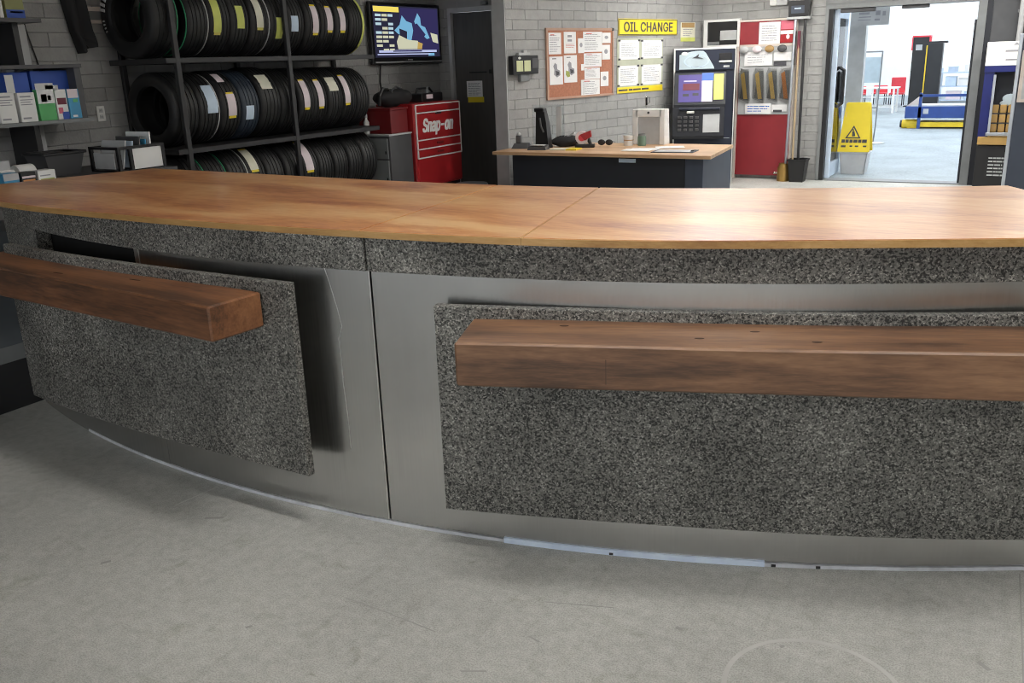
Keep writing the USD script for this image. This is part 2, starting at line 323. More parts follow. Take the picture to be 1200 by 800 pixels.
wr = thing('wall_right', 'plain grey wall on the right side of the shop', 'wall', kind='structure')
part(wr, 'wall_panel', bx(4.8, 5.0, -4.5, 12.2, 0, 3.2), 'plain_wall')
wb = thing('wall_front', 'plain grey wall with window openings behind the viewer', 'wall', kind='structure')
part(wb, 'wall_panel', [bx(WALLX, 5, -4.7, -4.5, 0, 0.35), bx(WALLX, 5, -4.7, -4.5, 2.7, 3.2)] + [bx(x, x + 0.25, -4.7, -4.5, 0.35, 2.7) for x in (WALLX, -3.9, -1.0, 1.9, 4.75)], 'plain_wall')
for i, x in enumerate((-6.2, -3.65, -0.75, 2.15)):  # unseen front windows, let sky light onto floor and counter front
    w = (2.3, 2.65, 2.65, 2.6)[i]
    wn = thing(f'window_{i + 1}', f'unseen tall shop window behind the viewer, pane {i + 1} of four from the left wall', 'window', (x, -4.6, 0), kind='structure')
    part(wn, 'window_frame', [bx(0, w, -0.03, 0.03, 0.35, 0.41), bx(0, w, -0.03, 0.03, 2.64, 2.7), bx(0, 0.06, -0.03, 0.03, 0.41, 2.64), bx(w - 0.06, w, -0.03, 0.03, 0.41, 2.64)], 'alu')
    part(wn, 'pane', bx(0.06, w - 0.06, -0.003, 0.003, 0.41, 2.64), 'glass')
fl = thing('floor', 'grey stained concrete shop floor', 'floor', kind='structure')
part(fl, 'concrete_slab', bx(WALLX, 5.0, -4.7, 12.2, -0.15, 0.0), 'floor')
def floor_line(P, w):
    P = np.array(P, float); out = []
    for a, b in zip(P[:-1], P[1:]):
        d = (b - a) / np.linalg.norm(b - a); nn = np.array([-d[1], d[0]]) * w / 2
        out.append(hull([(*(q + k * nn), z) for q in (a, b) for k in (-1, 1) for z in (-0.0005, 0.0004)]))
    return cat(out)
M['floor_dark'] = mat('floor_scuff', (0.33, 0.325, 0.31), 0.7); M['floor_pale'] = mat('floor_pale_mark', (0.475, 0.475, 0.455), 0.7)
RC = (-0.34, 2.06)
part(fl, 'ring_mark', floor_line([(RC[0] + 0.23 * math.cos(a), RC[1] + 0.23 * math.sin(a)) for a in np.linspace(0, 2 * math.pi, 41)], 0.014), 'floor_pale', label='faint pale ring on the concrete')
for P, w, m_ in [([(-2.753, 2.03), (-2.727, 2.223)], 0.006, 'floor_pale'), ([(-1.737, 1.843), (-1.564, 1.839), (-1.38, 1.827)], 0.004, 'floor_dark'), ([(-1.214, 1.711), (-1.151, 1.744)], 0.006, 'floor_dark'), ([(-2.637, 1.616), (-2.619, 1.644)], 0.012, 'floor_dark'), ([(-1.905, 1.58), (-1.893, 1.596)], 0.01, 'floor_dark'), ([(-0.759, 2.17), (-0.738, 2.171)], 0.012, 'floor_dark'), ([(0.021, 2.397), (0.051, 2.372)], 0.012, 'floor_dark'), ([(-1.159, 2.112), (-0.959, 2.179)], 0.003, 'floor_dark'), ([(-1.123, 1.936), (-1.083, 1.925)], 0.006, 'floor_dark'), ([(0.105, 2.931), (0.118, 2.643), (0.13, 2.355)], 0.004, 'floor_dark'), ([(-0.467, 2.225), (-0.459, 2.22)], 0.014, 'floor_dark'), ([(-2.563, 2.01), (-2.503, 2.047)], 0.012, 'floor_dark')]: part(fl, 'scuff_mark', floor_line(P, w), m_)
ce = thing('ceiling', 'plain pale ceiling above the shop', 'ceiling', kind='structure')
part(ce, 'ceiling_panel', bx(WALLX - 0.2, 5.0, -4.7, 12.4, 3.2, 3.3), 'ceiling')
lamp_spots = [(x, y) for y in (-1.6, 1.9, 5.4, 8.4, 10.8) for x in ((0.9,) if y < 0 else (-1.2, 0.9) if y < 3 else (-1.8, 0.6, 2.8) if y < 6 else (-2.8, 0.2, 2.8) if y < 9 else (-3.2, -1.4, 0.5))]  # unseen lamps, placed to light floor, ledges, back walls and counter top
for x, y in lamp_spots:
    row = {-1.6: 'nearest the shop windows', 1.9: 'in the row above the viewer, lighting the ledges', 5.4: 'in the row behind the counter', 8.4: 'in the row above the desk', 10.8: 'in the hanging row by the garage doorway, placed for counter top glare'}[y]
    col = 'left' if x == min(p for p, q in lamp_spots if q == y) else 'right' if x == max(p for p, q in lamp_spots if q == y) else 'middle'
    t = thing('unseen_ceiling_light', f'{col} unseen white lamp {row}', 'ceiling light', (x, y, 3.2 if y < 9 else 2.62), group='unseen shop lamps')
    if y > 9: part(t, 'hanger', [cyl((u, 0, 0), (u, 0, 0.58), 0.006, 6) for u in (-0.4, 0.4)], 'white')  # hung low out of view, placed for glare on the counter top
    part(t, 'light_housing', [bx(-0.62, 0.62, -0.17, -0.14, -0.05, 0), bx(-0.62, 0.62, 0.14, 0.17, -0.05, 0), bx(-0.62, -0.59, -0.14, 0.14, -0.05, 0), bx(0.59, 0.62, -0.14, 0.14, -0.05, 0)], 'white')
    part(t, 'diffuser', bx(-0.59, 0.59, -0.14, 0.14, -0.04, -0.02), 'lamp')

# ------------------------------------------------------------------ garage beyond the doorway
gf = thing('floor', 'bright pale concrete floor of the garage beyond the doorway', 'floor', kind='structure')
part(gf, 'concrete_slab', bx(-9, 12, 12.2, 36.2, -0.15, -0.002), 'gfloor')
gb = thing('wall_garage_back', 'bright white far wall of the garage', 'wall', kind='structure')
part(gb, 'wall_panel', bx(-9, 12, 36, 36.2, 0, 6), 'white_wall')
gl = thing('wall_garage_left', 'white left wall of the garage', 'wall', kind='structure')
part(gl, 'wall_panel', bx(-9.2, -9, 12.4, 36.2, 0, 6), 'white_wall')
gn = thing('wall_garage_near', 'white garage side of the wall with the doorway', 'wall', kind='structure')
part(gn, 'wall_panel', [bx(-9, -4.3, 12.4, 12.5, 0, 6), bx(4.8, 12, 12.3, 12.5, 0, 6), bx(-4.3, 4.8, 12.4, 12.5, 3.3, 6)], 'white_wall')
gc = thing('ceiling_garage', 'high white ceiling of the garage', 'ceiling', kind='structure')
part(gc, 'ceiling_panel', bx(-9, 12, 12.3, 36.2, 6.0, 6.1), 'white_wall')
for y in (14.5, 18.5, 23, 28, 33):  # unseen lamps above the frame, brighten the garage beyond the doorway
    for x in (-5.5, -1.5, 3.0):
        row = {14.5: 'nearest the doorway', 18.5: 'second from the doorway', 23: 'third from the doorway', 28: 'fourth from the doorway', 33: 'nearest the far wall'}[y]
        t = thing('unseen_ceiling_light', f'{"left" if x < -5 else "middle" if x < 0 else "right"} unseen garage strip light in the row {row}', 'ceiling light', (x, y, 5.7), group='unseen garage strip lights')
        part(t, 'light_housing', bx(-1.3, 1.3, -0.2, 0.2, 0.05, 0.12), 'white')
        part(t, 'diffuser', bx(-1.25, 1.25, -0.18, 0.18, 0.0, 0.05), 'glamp')

# ------------------------------------------------------------------ service counter
SC, SR = np.array([-2.6, 7.75]), 5.5
def arc(x, off=0.0):
    """point on the counter's front, off metres in front of the steel"""
    R = SR + off; return np.array([x, SC[1] - math.sqrt(R * R - (x - SC[0]) ** 2)])
def arc_slab(x0, x1, off_out, off_in, z0, z1, n=40, bev=0.0):
    a0, a1 = math.asin((x0 - SC[0]) / SR), math.asin((x1 - SC[0]) / SR); A = np.linspace(a0, a1, n)
    prof = [(off_in, z0), (off_out - bev, z0), (off_out, z0 + bev), (off_out, z1 - bev), (off_out - bev, z1), (off_in, z1)] if bev else [(off_in, z0), (off_out, z0), (off_out, z1), (off_in, z1)]
    k = len(prof); V, F = [], []
    for a in A:
        for o, z in prof: V.append((SC[0] + (SR + o) * math.sin(a), SC[1] - (SR + o) * math.cos(a), z))
    for i in range(n - 1):
        for j in range(k):
            p, q, p2, q2 = i * k + j, i * k + (j + 1) % k, (i + 1) * k + j, (i + 1) * k + (j + 1) % k
            F += [[p, p2, q2], [p, q2, q]]
    for j in range(1, k - 1): F += [[0, j, j + 1], [(n - 1) * k, (n - 1) * k + j + 1, (n - 1) * k + j]]
    m = trimesh.Trimesh(V, F, process=False); m.fix_normals(); return m

ct = thing('service_counter', 'long curved service counter with wooden top, speckled boards and brushed steel front', 'counter')
TZ0, TZ1 = 1.066, 1.09
fx = [-4.72, -4.30, -3.97, -3.30, -2.775, -2.35, -1.915, -1.37, -0.868, -0.427, -0.01, 0.42]
fy = [2.54, 2.385, 2.298, 2.243, 2.227, 2.239, 2.270, 2.338, 2.462, 2.636, 2.812, 3.03]
bxx = [-4.43, -3.57, -2.80, -1.97, -1.40, -0.92, -0.45, -0.09]
byy = [3.48, 3.440, 3.395, 3.395, 3.47, 3.60, 3.76, 3.91]
FS, BS = CubicSpline(fx, fy), CubicSpline(bxx, byy)
def top_section(xf0, xf1, xb0, xb1, name_label, g=0.0012):
    P = [(x, float(FS(x))) for x in np.linspace(xf0, xf1 - g, 26)] + [(x, float(BS(x))) for x in np.linspace(xb1 - g, xb0, 18)]
    pg = Polygon(P)
    slab = trimesh.creation.extrude_polygon(pg.buffer(-0.004), TZ1 - TZ0, engine='earcut'); slab.apply_translation((0, 0, TZ0))
    low = trimesh.creation.extrude_polygon(pg, TZ1 - TZ0 - 0.003, engine='earcut'); low.apply_translation((0, 0, TZ0 + 0.0005))
    s = part(ct, 'top_section', slab, 'top', label=name_label)
    ring = trimesh.creation.extrude_polygon(pg.buffer(0.0).difference(pg.buffer(-0.005)), TZ1 - TZ0 - 0.0025, engine='earcut'); ring.apply_translation((0, 0, TZ0))
    part(s, 'edge_strip', ring, 'top_edge', label='pale plywood edge of the wooden top')
top_section(-4.72, -1.915, -4.43, -2.05, 'left section of the curved wooden counter top', 0.0002)
top_section(-1.915, -1.34, -2.05, -1.58, 'short middle section of the curved wooden counter top')
top_section(-1.34, 0.42, -1.58, -0.09, 'right section of the curved wooden counter top')
SEAM = -1.903
part(ct, 'counter_core', [arc_slab(-4.33, 0.35, -0.05, -0.75, 0.0, TZ0, 60)], 'void', label='black recessed body of the counter')
part(ct, 'speckled_band', arc_slab(-4.355, SEAM - 0.004, 0.018, -0.05, 0.952, TZ0, 60, 0.002), 'speckle', label='left speckled band under the wooden top')
part(ct, 'speckled_band', arc_slab(SEAM + 0.004, 0.36, 0.018, -0.05, 0.952, TZ0, 60, 0.002), 'speckle', label='right speckled band under the wooden top')
part(ct, 'steel_panel', arc_slab(-3.06, SEAM - 0.002, 0.0, -0.04, 0.016, 0.952, 60), 'steel', 40, label='left brushed steel sheet of the counter front')
part(ct, 'steel_panel', arc_slab(SEAM + 0.006, 0.36, 0.0, -0.04, 0.016, 0.952, 60), 'steel', 40, label='right brushed steel sheet of the counter front')
part(ct, 'steel_end_strip', arc_slab(-3.072, -3.045, 0.003, -0.04, 0.86, 0.95, 3), 'bead', label='short bright upright steel edge at the slot')
part(ct, 'kick_board', arc_slab(-4.33, -3.062, 0.0, -0.04, 0.0, 0.40, 20), 'steel', label='low brushed steel board under the left end')
part(ct, 'seam_bead', arc_slab(SEAM - 0.004, SEAM + 0.001, 0.004, -0.03, 0.02, 0.952, 3), 'bead', label='bright upright metal edge between the steel sheets')
part(ct, 'base_strip', arc_slab(-3.75, -1.46, 0.004, -0.04, 0.0, 0.012, 30), 'sealant', label='pale strip of sealant where steel meets floor')
part(ct, 'base_strip', arc_slab(-1.46, -0.62, 0.008, -0.04, 0.0, 0.020, 30), 'strip', label='pale blue strip along the foot of the steel')
for x in (-0.60, -0.47, -1.10): part(ct, 'base_chip', arc_slab(x, x + 0.013, 0.0095, -0.03, 0.002, 0.010, 3), 'black', label='dark chip in the strip at the foot')
part(ct, 'base_strip', arc_slab(-0.62, 0.36, 0.006, -0.04, 0.0, 0.012, 30), 'sealant', label='grey strip along the foot of the steel at the right')
# scratch on the left steel sheet
sp = [(-2.085, 0.95), (-2.07, 0.90), (-2.045, 0.80), (-2.035, 0.745), (-2.05, 0.70), (-2.052, 0.55), (-2.045, 0.40), (-2.045, 0.28)]
part(ct, 'scratch_mark', cat([arc_slab(min(a[0], b[0]) - 0.0012, max(a[0], b[0]) + 0.0012, 0.0006, -0.0, min(a[1], b[1]), max(a[1], b[1]), 2) if abs(a[0] - b[0]) < 0.006 else hull([(*arc(p[0] + s, o), p[1]) for p in (a, b) for s in (-0.0014, 0.0014) for o in (0, 0.0006)]) for a, b in zip(sp[:-1], sp[1:])]), 'scratch', label='pale wavy scratch down the left steel sheet')

def board(P, z0, z1, t, n=24, bev=0.003):
    """upright board whose front follows plan points P, t thick towards the counter"""
    P = np.array(P, float); s = np.r_[0, np.cumsum(np.linalg.norm(np.diff(P, axis=0), axis=1))]; cs = CubicSpline(s, P); u = np.linspace(0, s[-1], n); F_ = cs(u); T = cs(u, 1); T /= np.linalg.norm(T, axis=1)[:, None]; N = np.stack([-T[:, 1], T[:, 0]], -1)
    prof = [(t, z0), (bev, z0), (0, z0 + bev), (0, z1 - bev), (bev, z1), (t, z1)]; k = len(prof); V, F = [], []
    for i in range(n):
        for o, z in prof: V.append((F_[i, 0] + N[i, 0] * o, F_[i, 1] + N[i, 1] * o, z))
    for i in range(n - 1):
        for j in range(k):
            p, q, p2, q2 = i * k + j, i * k + (j + 1) % k, (i + 1) * k + j, (i + 1) * k + (j + 1) % k
            F += [[p, p2, q2], [p, q2, q]]
    for j in range(1, k - 1): F += [[0, j, j + 1], [(n - 1) * k, (n - 1) * k + j + 1, (n - 1) * k + j]]
    m = trimesh.Trimesh(V, F, process=False); m.fix_normals(); return m
part(ct, 'speckled_board', board([(-3.908, 2.232), (-3.468, 2.181), (-3.029, 2.154), (-2.589, 2.146), (-2.140, 2.146)], 0.203, 0.916, 0.032), 'speckle', label='left speckled board standing off the steel')
part(ct, 'speckled_board', board([(-1.625, 2.262), (-1.2, 2.388), (-0.78, 2.528), (-0.36, 2.680), (0.06, 2.868), (0.30, 2.985)], 0.14, 0.865, 0.032), 'speckle', label='right speckled board standing off the steel')
part(ct, 'board_spacer', [hull([(*arc(x + d, o), z) for d in (-0.02, 0.02) for o in (0.0, g) for z in (0.25, 0.80)]) for x, g in ((-3.5, 0.085), (-3.0, 0.085), (-2.45, 0.085), (-1.4, 0.03), (-0.8, 0.012), (-0.2, 0.03))], 'black_metal')
part(ct, 'end_board', arc_slab(-4.355, -3.90, 0.018, -0.045, 0.70, 0.9515, 12), 'speckle', label='speckled filler at the left end of the slot')

def beam(A, B, depth, z0, z1, m, label):
    A, B = np.array(A, float), np.array(B, float); L = np.linalg.norm(B - A); t = (B - A) / L; nrm = np.array([-t[1], t[0]])
    g = bx(0, L, 0, depth, z0, z1, 0.006).subdivide().subdivide().subdivide()
    v = g.vertices.copy(); w = (meshkit.fbm(np.stack([v[:, 0] * 1.3, v[:, 1] * 6, v[:, 2] * 6], -1), 3, 5) - 0.5) * 0.006
    v[:, 2] += w; v[:, 1] += w * 0.7
    g.vertices = np.stack([A[0] + t[0] * v[:, 0] + nrm[0] * v[:, 1], A[1] + t[1] * v[:, 0] + nrm[1] * v[:, 1], v[:, 2]], -1)
    return part(ct, 'timber_ledge', g, m, 40, label=label), A, t, nrm, L
bR, A_, t_, n_, L_ = beam((-1.406, 2.045), (0.28, 2.661), 0.262, 0.695, 0.831, 'beam_a', 'thick timber ledge across the right speckled board')
for s, d in ((0.70, 0.085), (0.86, 0.16), (1.02, 0.07), (0.30, 0.19)):
    c = A_ + t_ * s + n_ * d
    k = ball((0, 0, 0), 0.009, 2, (1.6, 0.7, 0.12)); k.apply_transform(trimesh.transformations.rotation_matrix(math.atan2(t_[1], t_[0]), [0, 0, 1])); k.apply_translation((c[0], c[1], 0.832))
    part(bR, 'knot', k, 'knot', True)
c = A_ + t_ * 0.44
part(bR, 'split_mark', hull([(*(c + t_ * dx + n_ * dy), z) for dx in (-0.001, 0.001) for dy in (-0.001, 0.004) for z in (0.715, 0.79)]), 'knot')
bL, A_, t_, n_, L_ = beam((-3.967, 2.050), (-2.279, 1.920), 0.220, 0.755, 0.877, 'beam_b', 'thick timber ledge across the left speckled board')
for s, d in ((1.1, 0.13), (0.7, 0.06)):
    c = A_ + t_ * s + n_ * d; k = ball((0, 0, 0), 0.02, 2, (1.6, 0.25, 0.06)); k.apply_translation((c[0], c[1], 0.878)); part(bL, 'knot', k, 'knot', True)

# low cabinet that butts against the counter's left end
lc = thing('low_cabinet', 'low grey cabinet with black base at the left end of the counter', 'cabinet', (-4.36, 0.9, 0))
part(lc, 'side_panel', bx(-0.35, 0, 0, 1.95, 0.33, 0.90), 'grey_blue')
part(lc, 'rail', bx(-0.35, 0.002, 0, 1.95, 0.25, 0.33), 'grey', label='lighter grey rail')
part(lc, 'plinth', bx(-0.35, -0.004, 0, 1.95, 0.0, 0.25), 'black', label='black plinth')

# ------------------------------------------------------------------ tire rack and tires
RX0, RX1 = -6.40, -5.80
rk = thing('tire_rack', 'black steel rack with three shelves of tires on the left wall', 'rack', (-6.10, 4.88, 0), 90)
SH = (0.42, 1.045, 1.725)
for y in (0.03, 1.24):
    part(rk, 'post', bx(y - 0.022, y + 0.022, -0.334, -0.298, 0, 2.5, 0.003), 'black_metal')
for y in (0.03, 1.24, 2.56):
    part(rk, 'rear_post', bx(y - 0.022, y + 0.022, 0.300, 0.336, 0, 2.5, 0.003), 'black_metal')
for z in SH:
    d = part(rk, 'shelf', bx(-0.08, 2.42, -0.298, 0.298, z - 0.012, z), 'black_metal')
    part(d, 'front_rail', bx(-0.08, 2.42, -0.330, -0.298, z - 0.04, z, 0.003), 'black_metal')
    part(d, 'rear_rail', bx(-0.08, 2.58, 0.298, 0.332, z - 0.04, z, 0.003), 'black_metal')
    part(d, 'side_rail', bx(-0.08, -0.05, -0.298, 0.298, z - 0.04, z - 0.012), 'black_metal')

def tire_prof(R, w, bead):
    h = w / 2; g = 0.006; P = []
    half = [(bead, 0.30), (bead + 0.004, 0.42), (bead + 0.025, 0.47), (bead + (R - bead) * 0.45, 0.50), (R - 0.035, 0.485), (R - 0.014, 0.45), (R - 0.003, 0.39)]
    left = [(r, -k * w) for r, k in half]; right = [(r, k * w) for r, k in half[::-1]]
    tread = []
    for c in (-0.26, -0.09, 0.09, 0.26):
        c *= w; tread += [(R, c - 0.007), (R - g, c - 0.004), (R - g, c + 0.004), (R, c + 0.007)]
    inner = [(bead + 0.02, 0.38 * w), (R - 0.05, 0.40 * w), (R - 0.022, 0.0), (R - 0.05, -0.40 * w), (bead + 0.02, -0.38 * w)]
    return left + tread + right + inner
AXX = trimesh.transformations.rotation_matrix(math.pi / 2, [0, 1, 0])
def axis_x(m): m.apply_transform(AXX); return m      # lathe axis z -> local x
def patch(R, a0, a1, x0, x1, seg=14, jag=False):
    """label on the tread; angles in degrees up from the front (-y)"""
    V, F = [], []; A = np.radians(np.linspace(a0, a1, seg))
    for i, a in enumerate(A):
        j = 0.010 * (rng.random() - 0.5) if jag else 0
        for x in (x0 + j, x1 + j):
            for r in (R + 0.0005, R + 0.0025): V.append((x, -r * math.cos(a), r * math.sin(a)))
    for i in range(seg - 1):
        p, q = i * 4, (i + 1) * 4
        F += [[p + 1, p + 3, q + 3], [p + 1, q + 3, q + 1], [p, q, q + 2], [p, q + 2, p + 2], [p, p + 1, q + 1], [p, q + 1, q], [p + 2, q + 2, q + 3], [p + 2, q + 3, p + 3]]
    F += [[0, 2, 3], [0, 3, 1], [4 * seg - 4, 4 * seg - 3, 4 * seg - 1], [4 * seg - 4, 4 * seg - 1, 4 * seg - 2]]
    m = trimesh.Trimesh(V, F, process=False); m.fix_normals(); return m
def ring(r, x, w=0.004, t=0.0025): return axis_x(lathe([(r, x - w / 2), (r + t, x - w / 2), (r + t, x + w / 2), (r, x + w / 2)], 48, True))
def shoulder_ring(R, w, k, side=-1):  # a coloured line round the sidewall, k from tread edge
    r = R - 0.012 - k; x = side * w * 0.478; return axis_x(lathe([(r - 0.003, x - side * 0.004), (r - 0.003, x + side * 0.004), (r + 0.003, x + side * 0.003), (r + 0.003, x - side * 0.005)], 56, True))

def tire(y, z, R, w, label, group, marks=(), dx=0.0, m='rubber', bead=0.185):
    t = thing('tire', label, 'tire', (-6.10 + dx, y, z + R), 90, group)
    part(t, 'carcass', axis_x(lathe(tire_prof(R, w, bead), 56, True)), m, 35)
    for mk in marks:
        k = mk[0]
        if k == 'label': part(t, 'tread_label', patch(R, mk[2], mk[3], mk[4], mk[5], jag=len(mk) > 6), mk[1], label=None)
        if k == 'tag': part(t, 'label_end', patch(R + 0.0006, mk[2], mk[3], mk[4], mk[5]), mk[1])
        if k == 'line': part(t, 'sidewall_line', shoulder_ring(R, w, mk[2], mk[3] if len(mk) > 3 else -1), mk[1])
        if k == 'letters':
            L = []
            for a, h_, ww in ((148, .060, .026), (158, .055, .024), (167, .06, .022), (185, .022, .012), (191, .022, .012), (197, .022, .012), (203, .022, .012)):
                c = math.radians(a - 90); q = bx(-w * 0.505 - 0.004, -w * 0.495, -ww / 2, ww / 2, -h_ / 2, h_ / 2, 0.004)
                q.apply_translation((0, 0, R * 0.82)); q.apply_transform(trimesh.transformations.rotation_matrix(c * -1, [1, 0, 0])); L.append(q)
            for q in L: part(t, 'sidewall_marking', q, 'white_line', label='raised white marking on the sidewall')
    return t
def strip(c, a0, a1, x=0.0, w=0.06, tag='yellow', jag=False):
    w *= 1.25; m_ = (a0 + a1) / 2; h_ = (a1 - a0) * 0.575; a0, a1 = m_ - h_, m_ + h_
    o = [('label', c, a0, a1, x - w / 2, x + w / 2) + ((1,) if jag else ())]
    if tag: o += [('tag', tag, a0 - 4, a0, x - w / 2 + 0.006, x + w / 2 - 0.006), ('tag', tag, a1, a1 + 3, x - w / 2 + 0.006, x + w / 2 - 0.006)]
    return o
ORD = ['first', 'second', 'third', 'fourth', 'fifth', 'sixth', 'seventh', 'eighth', 'ninth', 'tenth', 'eleventh']
top_row = [
    (0.24, 'black tire with raised white sidewall marking', [('letters',), ('line', 'green_line', 0.0, 1)]),
    (0.22, 'black tire with a thin pale sidewall line', [('line', 'green_line', 0.01), ('line', 'white_line', 0.0, 1)]),
    (0.22, 'black tire with a yellow-green tread label', strip('yellow_green', -18, 24, -0.04, 0.062, 'yellow_line')),
    (0.22, 'black tire with a short yellow-green tread label', strip('yellow_green', -12, 18, 0.0, 0.062, None)),
    (0.22, 'black tire with a long cream tread label', strip('cream_label', -8, 42, -0.01, 0.062, 'yellow_line')),
    (0.22, 'black tire with a low yellow-green label', strip('yellow_green', -28, 2, 0.01, 0.062, None) + [('line', 'white_line', 0.0, -1)]),
    (0.22, 'black tire with a small pale blue label', strip('blue_label', -16, 6, -0.03, 0.07, None)),
    (0.21, 'black tire with a pink tread label', strip('pink_label', -16, 24, 0.02)),
    (0.20, 'black tire with a pink and yellow tread label', strip('pink_label', -12, 22, 0.02)),
    (0.20, 'black tire with a narrow pink tread label', strip('pink_label', -12, 22, 0.0)),
    (0.21, 'black tire with a broad yellow ring', [('line', 'yellow_line', 0.0, 1), ('line', 'yellow_line', 0.006, 1), ('line', 'yellow_line', -0.006, 1)] + strip('yellow_green', -40, 50, 0.085, 0.022, None))]
mid_row = [
    (0.25, 'wide unlabelled black tire showing its dark sidewall', []),
    (0.22, 'black tire with a torn pale blue tread label', strip('blue_label', -4, 36, 0.03, 0.085, None, True) + [('line', 'white_line', 0.0, 1)]),
    (0.23, 'black tire with a cream tread label with yellow ends', strip('pink_label', -12, 18, 0.0, 0.07) + strip('pink_label', 44, 62, -0.02, 0.06, None)),
    (0.22, 'bluish black tire with a small pale label', strip('blue_label', -22, -2, -0.02, 0.07, None)),
    (0.25, 'larger black tire with a white label high on its tread', strip('cream_label', 24, 48, -0.02, 0.10, None, True)),
    (0.21, 'plain black tire behind the middle rack post', []),
    (0.21, 'black tire with a long pink tread label', strip('pink_label', -8, 34, -0.01)),
    (0.20, 'black tire with a pale pink and yellow label', strip('pink_label', -8, 34, 0.0)),
    (0.22, 'black tire with a broad cream label', strip('cream_label', 16, 40, -0.02, 0.10, None, True)),
    (0.20, 'black tire with a pink label near its edge', strip('pink_label', -6, 40, -0.05)),
    (0.21, 'plain deep-grooved black tire', [])]
low_row = [
    (0.23, 'plain black tire low behind the file box', []),
    (0.23, 'black tire with two green lines', [('line', 'green_line', 0.0, -1), ('line', 'green_line', 0.012, -1), ('line', 'green_line', 0.0, 1)]),
    (0.22, 'black tire with a thin white sidewall line', [('line', 'white_line', 0.0, 1)]),
    (0.22, 'black tire with a cream and yellow label', strip('cream_label', 20, 56, -0.02, 0.075)),
    (0.23, 'plain black tire', []),
    (0.23, 'plain black tire beside the middle rack post', []),
    (0.22, 'black tire with a long pale pink label', strip('pink_label', 5, 55, -0.03, 0.08)),
    (0.21, 'plain black ribbed tire', []), (0.21, 'plain black ribbed tire', []), (0.21, 'plain black ribbed tire', []), (0.24, 'plain large black ribbed tire', [])]
for row, z, nm, rad in ((top_row, SH[2], 'top', 0.295), (mid_row, SH[1], 'middle', 0.29), (low_row, SH[0], 'bottom', 0.292)):
    y = 4.85
    for i, (w, lb, mk) in enumerate(row):
        R = rad + (0.016 if 'raised white' in lb else 0.014 if 'larger' in lb or 'large ' in lb else 0) - 0.004 * (i % 3 == 1)
        dx = -0.022 if 'raised white' in lb else rng.uniform(-0.012, 0.008)
        tire(y + w / 2 - (0.08 if 'raised white' in lb else 0), z, R, w, f'{lb}, {ORD[i]} on the {nm} shelf' if i < 10 else f'{lb}, last on the {nm} shelf', f'tires on the {nm} rack shelf', mk, dx, 'rubber_blue' if 'bluish' in lb else 'rubber')
        y += w

# ------------------------------------------------------------------ left wall: shelf unit, cards, boxes
su = thing('display_shelf', 'grey wall shelf unit of small cartons and cards left of the tire rack', 'shelf', (WALLX, 2.4, 0), 90)
part(su, 'top_shelf', bx(0.2, 1.62, -0.42, -0.004, 1.975, 2.0), 'dark_grey')
part(su, 'middle_shelf', bx(0.2, 1.88, -0.40, -0.004, 1.675, 1.70), 'dark_grey')
part(su, 'lower_shelf', bx(0.2, 1.90, -0.42, -0.004, 1.30, 1.325), 'grey')
part(su, 'back_panel', bx(0.2, 1.55, -0.06, -0.03, 1.70, 1.97), 'grey')
part(su, 'upright', bx(1.48, 1.52, -0.30, -0.06, 1.70, 1.975), 'black')
part(su, 'side_panel', bx(1.56, 1.70, -0.10, -0.004, 1.0, 1.975), 'light_grey', label='pale side panel')
part(su, 'end_panel', bx(1.83, 1.88, -0.38, -0.004, 1.325, 1.675), 'dark_grey')
part(su, 'bracket', bx(1.50, 1.54, -0.30, -0.004, 0.95, 1.30), 'black_metal')
def wall_local(y): return y - 2.4
def card(name, label, category, x, y0, y1, z0, z1, t, m, prints, group=None, tilt=0.0):
    c = thing(name, label, category, (x, (y0 + y1) / 2, z0), 90, group)
    w = (y1 - y0) / 2; h = z1 - z0
    body = bx(-w, w, -t / 2, t / 2, 0, h, 0.002); part(c, 'card_body', body, m)
    for (a, b, p, q, pm) in prints:
        part(c, 'print', bx(-w + a * 2 * w, -w + b * 2 * w, -t / 2 - 0.001, -t / 2 - 0.0001, p * h, q * h), pm)
    return c
for y0, y1, z1, lb, pr in ((3.76, 3.93, 1.655, 'left blue and white carton at the back of the middle shelf bay', [(0, 0.35, 0.3, 0.95, 'white')]), (3.95, 4.26, 1.66, 'wide blue carton with white wedge right of the narrower blue carton', [(0.06, 0.5, 0.1, 0.75, 'white'), (0.3, 0.62, 0.45, 0.7, 'white')])):
    card('carton', lb, 'carton', -6.22, y0, y1, 1.3255, z1, 0.12, 'box_blue', pr, 'blue cartons on the lower display shelf')
WB = [(0.1, 0.75, 0.84, 0.89, 'ink'), (0.1, 0.85, 0.74, 0.77, 'ink'), (0.1, 0.7, 0.66, 0.69, 'ink'), (0.1, 0.8, 0.58, 0.61, 'ink'), (0.1, 0.6, 0.1, 0.16, 'ink')]
card('card_box', 'white printed card box at the left end of the lower shelf front', 'card box', -6.08, 3.62, 3.74, 1.3255, 1.525, 0.05, 'white', WB, 'card boxes along the lower shelf front')
card('card_box', 'white printed card box beside the green one', 'card box', -6.08, 3.765, 3.885, 1.3255, 1.52, 0.05, 'white', WB, 'card boxes along the lower shelf front')
card('card_box', 'green card box with red picture on the lower shelf front', 'card box', -6.08, 3.905, 4.03, 1.3255, 1.535, 0.05, 'box_green', [(0, 1, 0.55, 1.0, 'paper'), (0.2, 0.55, 0.6, 0.85, 'ink_red'), (0.6, 0.8, 0.65, 0.8, 'ink_dark')], 'card boxes along the lower shelf front')
card('card_box', 'brown and white patterned card box right of the green one', 'card box', -6.08, 4.04, 4.125, 1.3255, 1.53, 0.05, 'white', [(0.1, 0.9, 0.5, 0.72, 'maroon'), (0.4, 1.0, 0.0, 0.25, 'box_blue'), (0.1, 0.5, 0.2, 0.4, 'pink')], 'card boxes along the lower shelf front')
